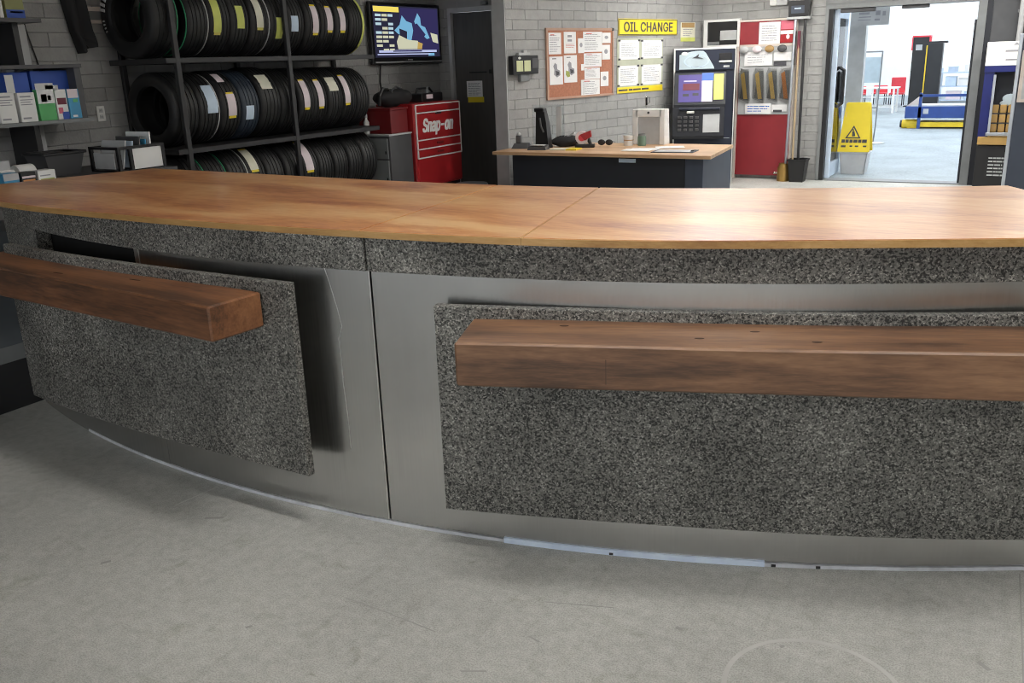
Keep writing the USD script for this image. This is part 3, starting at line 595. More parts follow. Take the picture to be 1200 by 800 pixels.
card('card_box', 'blue glossy card box with pale top at the right shelf end', 'card box', -6.08, 4.135, 4.225, 1.3255, 1.53, 0.05, 'box_cyan', [(0, 0.9, 0.7, 1.0, 'pink_label'), (0.2, 0.6, 0.05, 0.12, 'white'), (0.4, 0.8, 0.55, 0.66, 'box_green')], 'card boxes along the lower shelf front')
card('magazine_stack', 'pale patterned packet at the left on the top shelf', 'packet', -6.12, 3.66, 3.80, 2.0005, 2.14, 0.06, 'white', [(0.2, 0.8, 0.0, 0.35, 'tan_label'), (0.3, 0.9, 0.5, 0.8, 'light_grey')], 'packets on the top display shelf')
card('magazine_stack', 'olive and blue packet at the right on the top shelf', 'packet', -6.12, 3.82, 3.95, 2.0005, 2.14, 0.06, 'olive', [(0.0, 1.0, 0.0, 0.4, 'box_blue'), (0.2, 0.9, 0.25, 0.33, 'white')], 'packets on the top display shelf')

jk = thing('jacket', 'dark jacket hanging on the wall left of the tire rack', 'jacket', (WALLX, 4.58, 1.78), 90)
prof = [(-0.035, 0.0), (0.0, 0.03), (0.075, 0.045), (0.085, 0.07), (0.055, 0.16), (0.03, 0.40), (-0.01, 0.60), (-0.10, 0.62), (-0.115, 0.42), (-0.075, 0.16)]
jm = poly_xz(prof, -0.085, -0.008).subdivide().subdivide(); v = jm.vertices.copy(); v[:, 1] += (v[:, 1] < -0.05) * 0.03 * np.sin(v[:, 0] * 60 + v[:, 2] * 7); jm.vertices = v
part(jk, 'garment', jm, 'black_cloth', 50)
part(jk, 'hook', tube([(0, -0.005, 0.60), (0, -0.05, 0.62), (0, -0.06, 0.66)], 0.006), 'black_metal')
wrk = thing('wall_rail', 'pair of pale horizontal rails on the wall beside the jacket', 'rail', (WALLX, 4.70, 2.0), 90)
part(wrk, 'rail', bx(-0.04, 0.20, -0.03, -0.004, 0.09, 0.12), 'cream'); part(wrk, 'rail', bx(-0.04, 0.20, -0.03, -0.004, 0.0, 0.025), 'cream'); part(wrk, 'plate', bx(-0.03, 0.19, -0.012, -0.004, 0.025, 0.09), 'grey')
ol = thing('power_outlet', 'white power outlet on the block wall above the file box', 'outlet', (WALLX, 4.66, 1.27), 90)
part(ol, 'cover_plate', bx(-0.036, 0.036, -0.012, -0.004, 0, 0.118, 0.003), 'white'); part(ol, 'socket', bx(-0.016, 0.016, -0.014, -0.011, 0.068, 0.098, 0.001), 'light_grey'); part(ol, 'socket', bx(-0.016, 0.016, -0.014, -0.011, 0.020, 0.050, 0.001), 'light_grey')
part(ol, 'slot', [bx(x - 0.0015, x + 0.0015, -0.0148, -0.0138, z - 0.006, z + 0.006) for x in (-0.006, 0.006) for z in (0.083, 0.035)], 'black')
wire = thing('wall_cable', 'thin dark cable hanging down the wall beside the shelf', 'cable', (WALLX, 4.18, 1.0), 90)
part(wire, 'cable', tube([(-0.03, -0.012, 1.15), (-0.02, -0.012, 0.95), (0.01, -0.012, 0.80), (0.03, -0.012, 0.70)], 0.005, 6), 'black')

bt = thing('back_table', 'dark grey side table behind the left end of the counter', 'table', (-5.62, 3.95, 0))
part(bt, 'table_top', bx(-0.8, 0.04, -1.25, 0.66, 0.92, 0.95, 0.004), 'dark_grey')
for x in (-0.75, 0.0):
    for y in (-1.2, 0.6): part(bt, 'leg', bx(x - 0.025, x + 0.025, y - 0.025, y + 0.025, 0, 0.92), 'black_metal')
bn = thing('plastic_bin', 'black rimmed grey plastic bin on the side table', 'bin', (-6.02, 3.93, 0.951), 90)
part(bn, 'bin_body', hull([(sx * 0.115, sy * 0.09, 0) for sx in (-1, 1) for sy in (-1, 1)] + [(sx * 0.15, sy * 0.12, 0.15) for sx in (-1, 1) for sy in (-1, 1)]), 'dark_grey')
part(bn, 'rim', [bx(-0.165, 0.165, -0.135, -0.115, 0.145, 0.165, 0.004), bx(-0.165, 0.165, 0.115, 0.135, 0.145, 0.165, 0.004), bx(-0.165, -0.145, -0.115, 0.115, 0.145, 0.165, 0.004), bx(0.145, 0.165, -0.115, 0.115, 0.145, 0.165, 0.004)], 'black')
for nm, lb, y0, y1, z1, m, pr in (('leaflet_box', 'small carton with cyan and orange front at the left end of the side table', 3.27, 3.37, 1.045, 'box_cyan', [(0, 1, 0.0, 0.3, 'gold'), (0, 1, 0.55, 1, 'light_grey')]), ('leaflet_box', 'small dark carton with red front on the side table', 3.385, 3.485, 1.04, 'black', [(0.1, 0.9, 0.1, 0.5, 'box_orange'), (0.05, 0.95, 0.6, 0.75, 'pink_label')]), ('leaflet_box', 'small white carton with green print on the side table', 3.50, 3.62, 1.04, 'white', [(0.1, 0.9, 0.3, 0.42, 'ink_green'), (0.1, 0.7, 0.6, 0.68, 'ink')])):
    c = card(nm, lb, 'carton', -5.62, y0, y1, 0.951, z1, 0.10, m, pr, 'small cartons on the side table')
rl = thing('paper_roll', 'white paper roll lying on its side on the side table', 'paper roll', (-5.82, 3.56, 0.951), 90)
part(rl, 'roll', axis_x(lathe([(0.02, -0.06), (0.058, -0.06), (0.06, -0.055), (0.06, 0.055), (0.058, 0.06), (0.02, 0.06)], 24, True)).apply_translation((0, 0, 0.06)), 'white', 40)
hd = thing('card_holder', 'clear and white card holder behind the small cartons', 'card holder', (-5.78, 3.40, 0.951), 90)
part(hd, 'tray', bx(-0.05, 0.05, -0.05, 0.05, 0, 0.10, 0.004), 'white'); part(hd, 'cards', bx(-0.035, 0.035, -0.03, 0.03, 0.10, 0.16), 'light_grey')

fb = thing('file_box', 'black wire file box of papers on the side table by the tire rack', 'file box', (-5.80, 4.36, 0.951), 90)
part(fb, 'panel', bx(-0.08, 0.185, -0.155, -0.148, 0.01, 0.155), 'white', label='white front sheet of the box')
part(fb, 'panel', bx(-0.195, -0.188, -0.10, 0.12, 0.02, 0.13), 'light_grey', label='pale side sheet of the box')
part(fb, 'frame', [bx(-0.2, 0.2, -0.162, -0.145, 0.155, 0.175), bx(-0.2, 0.2, 0.145, 0.162, 0.155, 0.175), bx(-0.2, -0.183, -0.145, 0.145, 0.155, 0.175), bx(0.183, 0.2, -0.145, 0.145, 0.155, 0.175)] + [bx(x - 0.012, x + 0.012, y - 0.012, y + 0.012, 0, 0.158) for x in (-0.188, -0.09, 0.188) for y in (-0.15, 0.15)] + [bx(-0.2, 0.2, -0.16, 0.16, 0, 0.01)], 'black')
for i, (a, m, h) in enumerate(((-0.12, 'light_grey', 0.21), (-0.05, 'blue_label', 0.2), (0.02, 'dark_grey', 0.225), (0.08, 'box_cyan', 0.2), (0.13, 'paper', 0.25))):
    g = bx(-0.005, 0.005, -0.13, 0.13, 0.01, h); g.apply_transform(trimesh.transformations.rotation_matrix(0.25 - 0.05 * i, [0, 1, 0])); g.apply_translation((a - 0.03, 0, 0.01)); part(fb, 'folder', g, m)

# ------------------------------------------------------------------ television, cabinets, door
tv = thing('television', 'black flat television showing a news picture high on the left wall', 'television', (WALLX, 8.70, 1.63), 90)
part(tv, 'wall_bracket', bx(-0.2, 0.2, -0.03, -0.004, 0.15, 0.5), 'black_metal')
part(tv, 'case', bx(-0.66, 0.66, -0.078, -0.03, 0.0, 0.65, 0.008), 'black')
scr = part(tv, 'screen', bx(-0.615, 0.615, -0.080, -0.0785, 0.075, 0.615), 'tv_dark')
part(tv, 'trim_bar', bx(-0.62, 0.66, -0.082, -0.076, 0.018, 0.030), 'light_grey', label='thin silver bar under the screen')
part(tv, 'badge', bx(-0.03, 0.06, -0.0805, -0.077, 0.040, 0.052), 'light_grey', label='small pale badge in the middle of the frame')
gy = -0.0815
def sb(x0, x1, z0, z1, m, k=0): part(scr, 'screen_graphic', bx(x0, x1, gy - 0.0004 * k, -0.0799, z0, z1), m)
sb(-0.605, -0.15, 0.55, 0.605, 'tv_yellow')
for i in range(9):
    z = 0.515 - i * 0.045; 
    for j, (a, b) in enumerate(((-0.58, -0.48), (-0.465, -0.37), (-0.355, -0.27))):
        if (i + j) % 5 != 3: sb(a, b, z - 0.014, z + 0.012, ('tv_white', 'tv_cream', 'tv_white')[j] if i < 5 else 'tv_cream')
def sp_(pts, m, k): part(scr, 'screen_graphic', poly_xz(pts, gy - 0.0004 * k, -0.0799), m)
sp_([(-0.2, 0.15), (0.60, 0.15), (0.60, 0.60), (-0.12, 0.60)], 'tv_purple', 0)
sp_([(-0.25, 0.36), (-0.15, 0.42), (-0.1, 0.52), (-0.02, 0.46), (0.08, 0.44), (0.10, 0.36), (0.05, 0.24), (-0.05, 0.27), (-0.2, 0.33)], 'tv_cyan', 1)
sp_([(0.13, 0.46), (0.20, 0.55), (0.25, 0.50), (0.26, 0.42), (0.34, 0.40), (0.42, 0.28), (0.36, 0.27), (0.2, 0.36)], 'tv_cyan', 1)
sp_([(-0.16, 0.38), (-0.02, 0.35), (-0.03, 0.26), (-0.16, 0.28)], 'tv_dark', 2)
sp_([(-0.20, 0.16), (-0.22, 0.24), (-0.17, 0.31), (0.0, 0.26), (0.18, 0.25), (0.20, 0.16)], 'tv_cream', 3)
sp_([(0.16, 0.16), (0.18, 0.24), (0.27, 0.22), (0.25, 0.16)], 'tv_orange', 4)
sp_([(0.12, 0.42), (0.18, 0.44), (0.34, 0.32), (0.26, 0.26), (0.14, 0.30)], 'tv_purple', 2)
sp_([(0.44, 0.34), (0.58, 0.32), (0.59, 0.22), (0.48, 0.24)], 'tv_cream', 1)
sb(-0.55, 0.55, 0.125, 0.150, 'tv_lilac'); sb(-0.58, 0.42, 0.10, 0.112, 'tv_lilac'); sb(0.38, 0.50, 0.085, 0.115, 'tv_cyan')
sb(-0.3, 0.25, 0.133, 0.146, 'tv_purple', 2)
tc = thing('television_cable', 'thin dark cable hanging from the television', 'cable', (WALLX, 8.22, 1.15), 90)
part(tc, 'cable', tube([(0, -0.03, 0.48), (-0.01, -0.015, 0.3), (0.02, -0.015, 0.1), (0.01, -0.02, 0.0)], 0.008, 6), 'black')

dr = thing('door_1', 'tall narrow dark door with a taped paper notice', 'door', (WALLX, 9.4, 0), 0, kind='structure')
part(dr, 'door_leaf', bx(0.215, 0.775, 0.03, 0.07, 0.01, 2.185), 'door')
part(dr, 'door_frame', [bx(0.17, 0.21, -0.02, 0.16, 0, 2.24), bx(0.78, 0.82, -0.02, 0.16, 0, 2.24), bx(0.21, 0.78, -0.02, 0.16, 2.19, 2.24)], 'light_grey', label='pale grey steel frame')
part(dr, 'door_closer', bx(0.66, 0.74, -0.06, -0.004, 2.25, 2.29, 0.004), 'grey')
part(dr, 'door_slot', [bx(0.42, 0.66, 0.022, 0.031, 1.50, 1.515), bx(0.70, 0.73, 0.015, 0.031, 1.49, 1.535)], 'black', label='black slot and catch across the door')
part(dr, 'hinge', [bx(0.762, 0.785, 0.01, 0.031, z, z + 0.10) for z in (1.88, 0.35)], 'grey')
pn = thing('door_notice', 'white notice with yellow foot taped to the dark door', 'notice', (WALLX + 0.37, 9.43, 1.16), 0)
part(pn, 'sheet', bx(0, 0.22, -0.003, -0.0005, 0.06, 0.25), 'paper'); part(pn, 'yellow_strip', bx(0.01, 0.235, -0.004, -0.001, 0.0, 0.065), 'yellow', label='yellow strip along the foot of the notice'); part(pn, 'print', bars(0.02, 0.2, 0.08, 0.23, -0.003, 8, rng), 'ink')

def cabinet_front(loc): pass
sn = thing('tool_cabinet', 'tall red tool cabinet with white lettering beside the dark door', 'tool cabinet', (-6.0, 8.29, 0), 90)
part(sn, 'body', bx(-0.44, 0.44, -0.25, 0.24, 0.34, 1.225, 0.008), 'red')
part(sn, 'plinth', bx(-0.42, 0.42, -0.23, 0.22, 0.12, 0.34), 'black', label='black base of the cabinet')
part(sn, 'caster', [cyl((x - 0.02, y, 0.06), (x + 0.02, y, 0.06), 0.06, 14) for x in (-0.35, 0.35) for y in (-0.17, 0.17)], 'black')
part(sn, 'lid', bx(-0.395, 0.425, -0.262, -0.248, 1.135, 1.20, 0.003), 'red')
dp = part(sn, 'drop_panel', bx(-0.395, 0.425, -0.262, -0.248, 0.85, 1.115, 0.003), 'red')
part(dp, 'lettering', [text('Snap-on', 0.135, -0.305 + q, 0.925, -0.2625 - 0.0004 * k, 0.003, True, 0.57, 0.22) for k, q in enumerate((-0.006, 0.0, 0.006))], 'white', label='white slanted lettering across the panel')
part(dp, 'catch', bx(-0.05, 0.06, -0.268, -0.26, 1.10, 1.118, 0.003), 'black')
for z0, z1 in ((0.755, 0.835), (0.665, 0.742)):
    d = part(sn, 'drawer', bx(-0.395, 0.425, -0.262, -0.248, z0, z1, 0.003), 'red'); part(d, 'handle', bx(-0.05, 0.07, -0.270, -0.26, (z0 + z1) / 2 - 0.012, (z0 + z1) / 2 + 0.012, 0.003), 'dark_red')
part(sn, 'lower_door', bx(-0.40, 0.43, -0.258, -0.248, 0.36, 0.645, 0.003), 'red')
part(sn, 'trim', [bx(-0.405, 0.435, -0.264, -0.248, z - 0.006, z + 0.006) for z in (1.208, 1.125, 0.842, 0.748, 0.655)] + [bx(x - 0.006, x + 0.006, -0.264, -0.248, 0.655, 1.208) for x in (-0.402, 0.432)], 'white', label='thin white lines framing the drawers')
gc_ = thing('file_cabinet', 'low grey two-drawer cabinet left of the red tool cabinet', 'cabinet', (-6.0, 7.62, 0), 0)
part(gc_, 'body', bx(-0.35, 0.24, -0.19, 0.19, 0.05, 0.93, 0.004), 'dark_grey')
part(gc_, 'drawer', bx(-0.33, 0.22, -0.205, -0.188, 0.70, 0.905, 0.003), 'grey'); part(gc_, 'drawer', bx(-0.33, 0.22, -0.205, -0.188, 0.40, 0.685, 0.003), 'grey'); part(gc_, 'drawer', bx(-0.33, 0.22, -0.205, -0.188, 0.10, 0.385, 0.003), 'grey')
part(gc_, 'catch', [bx(0.19, 0.205, -0.212, -0.204, z, z + 0.03) for z in (0.75, 0.48, 0.2)], 'black')
part(gc_, 'top_edge', bx(-0.355, 0.245, -0.20, 0.195, 0.93, 0.945), 'light_grey')
rb = thing('tool_box', 'dark red tool box standing on the grey cabinet', 'tool box', (-6.0, 7.64, 0.946), 0)
part(rb, 'box_body', bx(-0.20, 0.22, -0.14, 0.15, 0, 0.235, 0.006), 'dark_red'); part(rb, 'rim', bx(-0.21, 0.23, -0.15, 0.16, 0.235, 0.255, 0.004), 'dark_red')
wb_ = thing('spray_bottle', 'white plastic bottle in front of the dark red tool box', 'bottle', (-6.06, 7.45, 0.946), 0)
part(wb_, 'bottle_body', lathe([(1e-6, 0), (0.026, 0), (0.03, 0.01), (0.03, 0.12), (0.014, 0.15), (0.014, 0.165)], 20), 'white', 40); part(wb_, 'cap', lathe([(0.016, 0.165), (0.016, 0.195), (0.01, 0.205), (1e-6, 0.205)], 16), 'light_grey', 40)
bgx = thing('tool_bag', 'heap of black tool bag with hoses on the red boxes', 'bag', (-6.0, 7.75, 1.202), 90)
bm = ball((0.10, 0.0, 0.09), 1.0, 3, (0.30, 0.13, 0.09)); v = bm.vertices.copy(); v += (meshkit.fbm(v * 9, 3, 3) - 0.5)[:, None] * np.array([0.03, 0.03, 0.05]); v[:, 2] = np.maximum(v[:, 2], 0.0); bm.vertices = v
part(bgx, 'bag_body', bm, 'black_cloth', True)
part(bgx, 'hose', tube([(-0.20, -0.05, 0.02), (-0.20, -0.06, 0.12), (-0.14, -0.06, 0.19), (-0.05, -0.05, 0.18), (0.02, -0.05, 0.12)], 0.016), 'black')
part(bgx, 'strap', tube([(0.0, -0.09, 0.05), (-0.02, -0.08, 0.17), (0.10, -0.05, 0.20), (0.22, -0.04, 0.17)], 0.010), 'dark_grey')
tl = thing('tool_caddy', 'black caddy with coloured labels on top of the red tool cabinet', 'caddy', (-6.0, 8.42, 1.226), 90)
part(tl, 'tray', bx(-0.18, 0.22, -0.10, 0.10, 0.0, 0.09, 0.008), 'black'); part(tl, 'handle', tube([(-0.15, 0, 0.09), (-0.12, 0, 0.14), (0.10, 0, 0.14), (0.16, 0, 0.09)], 0.012), 'black'); part(tl, 'label', [bx(-0.10, 0.02, -0.103, -0.099, 0.03, 0.075)], 'pink_label'); part(tl, 'cap', [cyl((0.05, 0, 0.09), (0.05, 0, 0.15), 0.02), cyl((0.12, 0.02, 0.09), (0.12, 0.02, 0.16), 0.012)], 'grey')

# ------------------------------------------------------------------ centre wall: thermostat box, cork board, oil change sign
def on_wall(name, label, category, s, z, group=None): 
    d = (CB - CA) / CL; p = CA + d * s
    return thing(name, label, category, (p[0], p[1], z), CROT, group)
ck = on_wall('time_clock', 'black wall terminal with yellow-green display near the dark door', 'time clock', 0.22, 1.48)
part(ck, 'case', bx(-0.20, 0.20, -0.075, -0.004, 0.0, 0.19, 0.006), 'black'); part(ck, 'display', bx(-0.15, -0.05, -0.078, -0.074, 0.03, 0.14), 'lcd'); part(ck, 'display', bx(-0.03, 0.07, -0.078, -0.074, 0.03, 0.14), 'lcd'); part(ck, 'keypad', bx(0.10, 0.18, -0.077, -0.074, 0.06, 0.16), 'dark_grey'); part(ck, 'top_lamp', ball((-0.10, -0.075, 0.165), 0.016, 2, (1.4, 0.4, 0.8)), 'white', True)
part(ck, 'conduit_box', [bx(-0.08, 0.10, -0.05, -0.004, 0.19, 0.22, 0.004), bx(0.0, 0.06, -0.045, -0.004, 0.22, 0.245, 0.004)], 'light_grey'); part(ck, 'lower_bracket', bx(-0.06, 0.08, -0.05, -0.004, -0.075, 0.0, 0.004), 'grey')
cb = on_wall('cork_board', 'reddish cork board with wooden frame covered in papers', 'cork board', 1.22, 1.19)
part(cb, 'cork_sheet', bx(-0.58, 0.58, -0.018, -0.004, 0.02, 0.74), 'cork'); part(cb, 'frame', [bx(-0.605, 0.605, -0.026, -0.004, 0, 0.025), bx(-0.605, 0.605, -0.026, -0.004, 0.735, 0.76), bx(-0.605, -0.58, -0.026, -0.004, 0.025, 0.735), bx(0.58, 0.605, -0.026, -0.004, 0.025, 0.735)], 'cork_frame')
part(cb, 'corner_cap', [bx(0.575, 0.607, -0.028, -0.004, 0.73, 0.762)], 'black')
PAP = [(0.655, 0.865, 1.675, 1.90, 'text', 'topmost left paper on the cork board with small mark'), (0.915, 1.125, 1.68, 1.91, 'pics', 'paper with small pictures and red print, second in the upper row'), (0.66, 0.885, 1.35, 1.65, 'engine', 'paper with a dark machine drawing at the lower left of the cork board'), (0.91, 1.14, 1.365, 1.66, 'green', 'paper with green and black drawing right of the machine drawing'),
       (1.255, 1.605, 1.69, 1.91, 'text', 'wide text sheet at the top middle of the cork board'), (1.16, 1.27, 1.68, 1.84, 'mark', 'small sheet with dark mark tucked left of the wide text sheet'), (1.265, 1.595, 1.525, 1.675, 'text', 'text sheet under the wide one in the middle column'), (1.275, 1.56, 1.39, 1.515, 'text', 'third text sheet down the middle column'), (1.21, 1.555, 1.20, 1.385, 'text', 'lowest text sheet of the middle column'),
       (1.61, 1.77, 1.785, 1.90, 'mark', 'small sheet at the top right corner of the cork board'), (1.605, 1.755, 1.60, 1.765, 'mark', 'small sheet below the top right corner sheet'), (1.575, 1.725, 1.30, 1.465, 'mark', 'small sheet alone at the lower right of the cork board'), (1.215, 1.27, 1.49, 1.56, 'blank', 'tiny blank slip left of the middle column')]
for i, (a, b, z0, z1, k, lb) in enumerate(PAP):
    p = on_wall('pinned_paper', lb, 'paper', (a + b) / 2, z0, 'papers pinned to the cork board'); w = (b - a) / 2; h = z1 - z0; y = -0.020 - 0.0012 * (i % 3); ang = rng.uniform(-0.02, 0.02)
    part(p, 'sheet', bx(-w, w, y - 0.001, -0.0182, 0, h), 'paper'); y -= 0.001
    if k == 'text': part(p, 'print', bars(-w * 0.85, w * 0.85, 0.02, h * 0.92, y, 8, rng, 0.28), 'ink'); part(p, 'heading', bx(-w * 0.7, -w * 0.1, y - 0.0009, y, h * 0.88, h * 0.93), 'ink_red')
    if k == 'pics': part(p, 'picture', [bx(-w * 0.4, w * 0.3, y - 0.0009, y, h * q, h * (q + 0.10)) for q in (0.75, 0.55)], 'ink'); part(p, 'print', bars(-w * 0.7, w * 0.9, h * 0.25, h * 0.45, y, 3, rng), 'ink_red')
    if k in ('engine', 'green'): part(p, 'picture', poly_xz([(-w * .2, h * .78), (w * .1, h * .72), (w * .15, h * .55), (w * .55, h * .5), (w * .6, h * .34), (w * .1, h * .26), (-w * .35, h * .36), (-w * .3, h * .55), (-w * .45, h * .66)], y - 0.0009, y), 'ink'); part(p, 'picture_shade', poly_xz([(-w * .1, h * .5), (w * .4, h * .46), (w * .45, h * .36), (0, h * .32)], y - 0.0014, y), 'ink_dark'); part(p, 'heading', bx(-w * 0.6, 0.0, y - 0.0009, y, h * 0.91, h * 0.94), 'ink_dark')
    if k == 'green': part(p, 'green_picture', poly_xz([(-w * .7, h * .45), (-w * .2, h * .40), (-w * .1, h * .22), (-w * .5, h * .2), (-w * .75, h * .3)], y - 0.0016, y), 'ink_green')
    if k == 'mark': part(p, 'picture', ball((0, y, h * 0.55), 1, 2, (w * 0.45, 0.0009, h * 0.16)), 'ink')
osn = on_wall('oil_change_sign', 'yellow sign with black capitals above the posted sheets', 'sign', 2.565, 1.87)
part(osn, 'sign_plate', bx(-0.625, 0.625, -0.014, -0.004, 0, 0.19, 0.002), 'yellow'); part(osn, 'border', [bx(-0.62, 0.62, -0.0155, -0.0138, 0.005, 0.013), bx(-0.62, 0.62, -0.0155, -0.0138, 0.177, 0.185), bx(-0.62, -0.610, -0.0155, -0.0138, 0.013, 0.177), bx(0.610, 0.62, -0.0155, -0.0138, 0.013, 0.177)], 'ink_dark')
part(osn, 'lettering', text('OIL CHANGE', 0.105, -0.525, 0.043, -0.0140, 0.003, True, 1.04), 'ink_dark', label='black capitals reading OIL CHANGE')
bk = on_wall('notice_backing', 'pale green-grey board behind the four posted sheets', 'board', 2.39, 1.20)
part(bk, 'backing_sheet', bx(-0.475, 0.49, -0.008, -0.004, 0.0, 0.635), 'backing_green'); part(bk, 'yellow_strip', bx(-0.475, 0.49, -0.010, -0.0075, 0.0, 0.07), 'yellow', label='yellow strip with small dark print along the foot'); part(bk, 'print', bars(-0.45, 0.45, 0.015, 0.055, -0.010, 1, rng, 0.5), 'ink_dark')
for a, b, z0, z1, lb in ((1.955, 2.36, 1.59, 1.815, 'upper left'), (2.42, 2.855, 1.595, 1.81, 'upper right'), (1.94, 2.34, 1.285, 1.52, 'lower left'), (2.42, 2.85, 1.285, 1.52, 'lower right')):
    p = on_wall('posted_sheet', f'{lb} of the four white sheets under the yellow sign', 'paper', (a + b) / 2, z0, 'sheets under the yellow sign'); w = (b - a) / 2; h = z1 - z0
    part(p, 'sheet', bx(-w, w, -0.011, -0.0082, 0, h), 'paper'); part(p, 'print', bars(-w * 0.8, w * 0.8, 0.03, h - 0.03, -0.011, 8, rng, 0.25), 'ink'); part(p, 'corner_clip', [bx(x - 0.022, x + 0.022, -0.0135, -0.0105, z - 0.011, z + 0.011) for x in (-w, w) for z in (0.005, h - 0.005)], 'ink_dark')
sl = on_wall('small_poster', 'small yellow and brown poster near the wall corner', 'poster', 3.45, 1.79)
part(sl, 'sheet', bx(-0.17, 0.17, -0.008, -0.004, 0, 0.235), 'cream_label'); part(sl, 'heading', bx(-0.15, 0.15, -0.0095, -0.0078, 0.17, 0.23), 'tan_label', label='brown heading band'); part(sl, 'foot_band', bx(-0.17, 0.17, -0.009, -0.0078, 0, 0.05), 'yellow_green'); part(sl, 'print', bars(-0.12, 0.12, 0.06, 0.16, -0.008, 4, rng), 'ink')
hk = on_wall('wall_hook', 'chrome hook on the wall above the white dispenser', 'hook', 2.53, 1.03)
part(hk, 'plate', bx(-0.02, 0.02, -0.012, -0.004, 0.0, 0.11, 0.003), 'chrome'); part(hk, 'hook_arm', tube([(0, -0.012, 0.10), (0, -0.05, 0.10), (0, -0.055, 0.04), (0, -0.03, 0.02)], 0.008), 'chrome')
# ------------------------------------------------------------------ desk and the things on it
dk = thing('work_desk', 'wood topped desk with dark navy front panel', 'desk', (-3.65, 7.86, 0), 0)
dp_ = trimesh.creation.extrude_polygon(Polygon([(-1.15, 0), (1.12, 0), (1.00, 1.08), (-0.95, 1.08), (-1.15, 0.60)]), 0.03, engine='earcut'); dp_.apply_translation((0, 0, 0.72))
part(dk, 'desk_top', dp_, 'desk_wood')
part(dk, 'front_panel', bx(-0.96, 0.86, 0.09, 0.11, 0.02, 0.72), 'navy'); part(dk, 'end_panel', bx(0.86, 1.03, 0.07, 0.13, 0.0, 0.72, 0.004), 'slate_blue'); part(dk, 'end_panel', bx(0.98, 1.02, 0.13, 0.95, 0.0, 0.72), 'slate_blue'); part(dk, 'end_panel', bx(-0.98, -0.94, 0.11, 0.95, 0.0, 0.72), 'navy')
part(dk, 'label_plate', bx(0.20, 0.37, 0.080, 0.0905, 0.665, 0.700), 'blue_label', label='small pale blue plate under the desk edge')
DZ = 0.751
st = thing('desk_dock', 'grey and black electronic dock at the left end of the desk', 'dock', (-4.68, 8.25, DZ), 15)
part(st, 'base', hull([(x, y, 0) for x in (-0.09, 0.09) for y in (-0.08, 0.08)] + [(x, y, 0.05) for x in (-0.07, 0.07) for y in (-0.03, 0.07)]), 'dark_grey'); part(st, 'cradle', bx(-0.05, 0.0, -0.03, 0.03, 0.05, 0.13, 0.006), 'dark_grey'); part(st, 'cap', ball((-0.025, 0, 0.14), 0.022), 'light_grey', True)
ac = thing('acrylic_stand', 'clear acrylic holder standing behind the black scanner', 'acrylic holder', (-4.58, 8.5, DZ), 0)
part(ac, 'back_sheet', bx(-0.13, 0.25, 0.05, 0.055, 0, 0.42), 'acrylic'); part(ac, 'foot', bx(-0.13, 0.25, -0.05, 0.05, 0, 0.005), 'acrylic'); part(ac, 'insert', bx(0.16, 0.22, 0.044, 0.049, 0.05, 0.40), 'white')
ph = thing('scanner', 'tall black handheld scanner standing upright on the desk', 'scanner', (-4.45, 8.32, DZ), 0)
part(ph, 'body', hull([(x, y, 0.0) for x in (-0.075, 0.075) for y in (-0.05, 0.05)] + [(x, y, 0.25) for x in (-0.07, 0.05) for y in (-0.04, 0.04)] + [(x, y, 0.385) for x in (-0.07, 0.02) for y in (-0.03, 0.03)]), 'black'); part(ph, 'head', bx(-0.085, 0.025, -0.05, 0.03, 0.36, 0.40, 0.008), 'black'); part(ph, 'trigger', tube([(-0.02, -0.042, 0.30), (0.0, -0.06, 0.22), (0.02, -0.046, 0.16)], 0.010), 'dark_grey')
kb = thing('card_reader', 'low dark grey card reader in front of the scanner', 'card reader', (-4.41, 8.12, DZ), 8)
part(kb, 'base', hull([(x, y, 0) for x in (-0.10, 0.10) for y in (-0.06, 0.06)] + [(-0.09, -0.05, 0.03), (0.09, -0.05, 0.03), (-0.09, 0.05, 0.05), (0.09, 0.05, 0.05)]), 'dark_grey'); part(kb, 'keypad', bx(-0.07, 0.07, -0.045, 0.03, 0.04, 0.050, 0.003), 'light_grey')
np_ = thing('note_pad', 'yellow and cream pad lying on the desk', 'note pad', (-4.14, 8.16, DZ), 5)
part(np_, 'pages', bx(-0.13, 0.05, -0.08, 0.08, 0, 0.012), 'cream_label'); part(np_, 'cover', bx(0.05, 0.16, -0.08, 0.08, 0, 0.014), 'yellow')
bt_ = thing('tool_pouch', 'dark pouch of small tools on the desk', 'pouch', (-4.30, 8.52, DZ), 10)
pm_ = ball((0, 0, 0.05), 1, 3, (0.15, 0.09, 0.06)); v = pm_.vertices.copy(); v += (meshkit.fbm(v * 14, 3, 9) - 0.5)[:, None] * np.array([0.05, 0.04, 0.05]); v[:, 2] = np.maximum(v[:, 2], 0); pm_.vertices = v
part(bt_, 'pouch_body', pm_, 'black_cloth', True); part(bt_, 'tool', tube([(0.02, -0.02, 0.09), (0.10, -0.02, 0.14)], 0.012), 'light_grey'); part(bt_, 'tool', tube([(-0.06, -0.02, 0.08), (0.0, -0.04, 0.11)], 0.010), 'dark_grey')
tg = thing('tape_gun', 'red and white tape gun resting on the desk', 'tape gun', (-4.03, 8.42, DZ), 20)
part(tg, 'roll', cyl((-0.03, -0.025, 0.10), (-0.03, 0.025, 0.10), 0.065, 24), 'pink_label'); part(tg, 'roll_core', cyl((-0.03, -0.03, 0.10), (-0.03, 0.03, 0.10), 0.035, 20), 'tube_red'); part(tg, 'frame', hull([(x, y, z) for x, z in ((-0.05, 0.13), (0.06, 0.17), (0.07, 0.11), (0.0, 0.07)) for y in (-0.033, 0.033)]), 'red'); part(tg, 'handle', tube([(0.03, 0, 0.10), (0.06, 0, 0.02)], 0.018), 'black'); part(tg, 'base_blade', bx(-0.10, 0.10, -0.04, 0.04, 0.0, 0.035, 0.006), 'black')
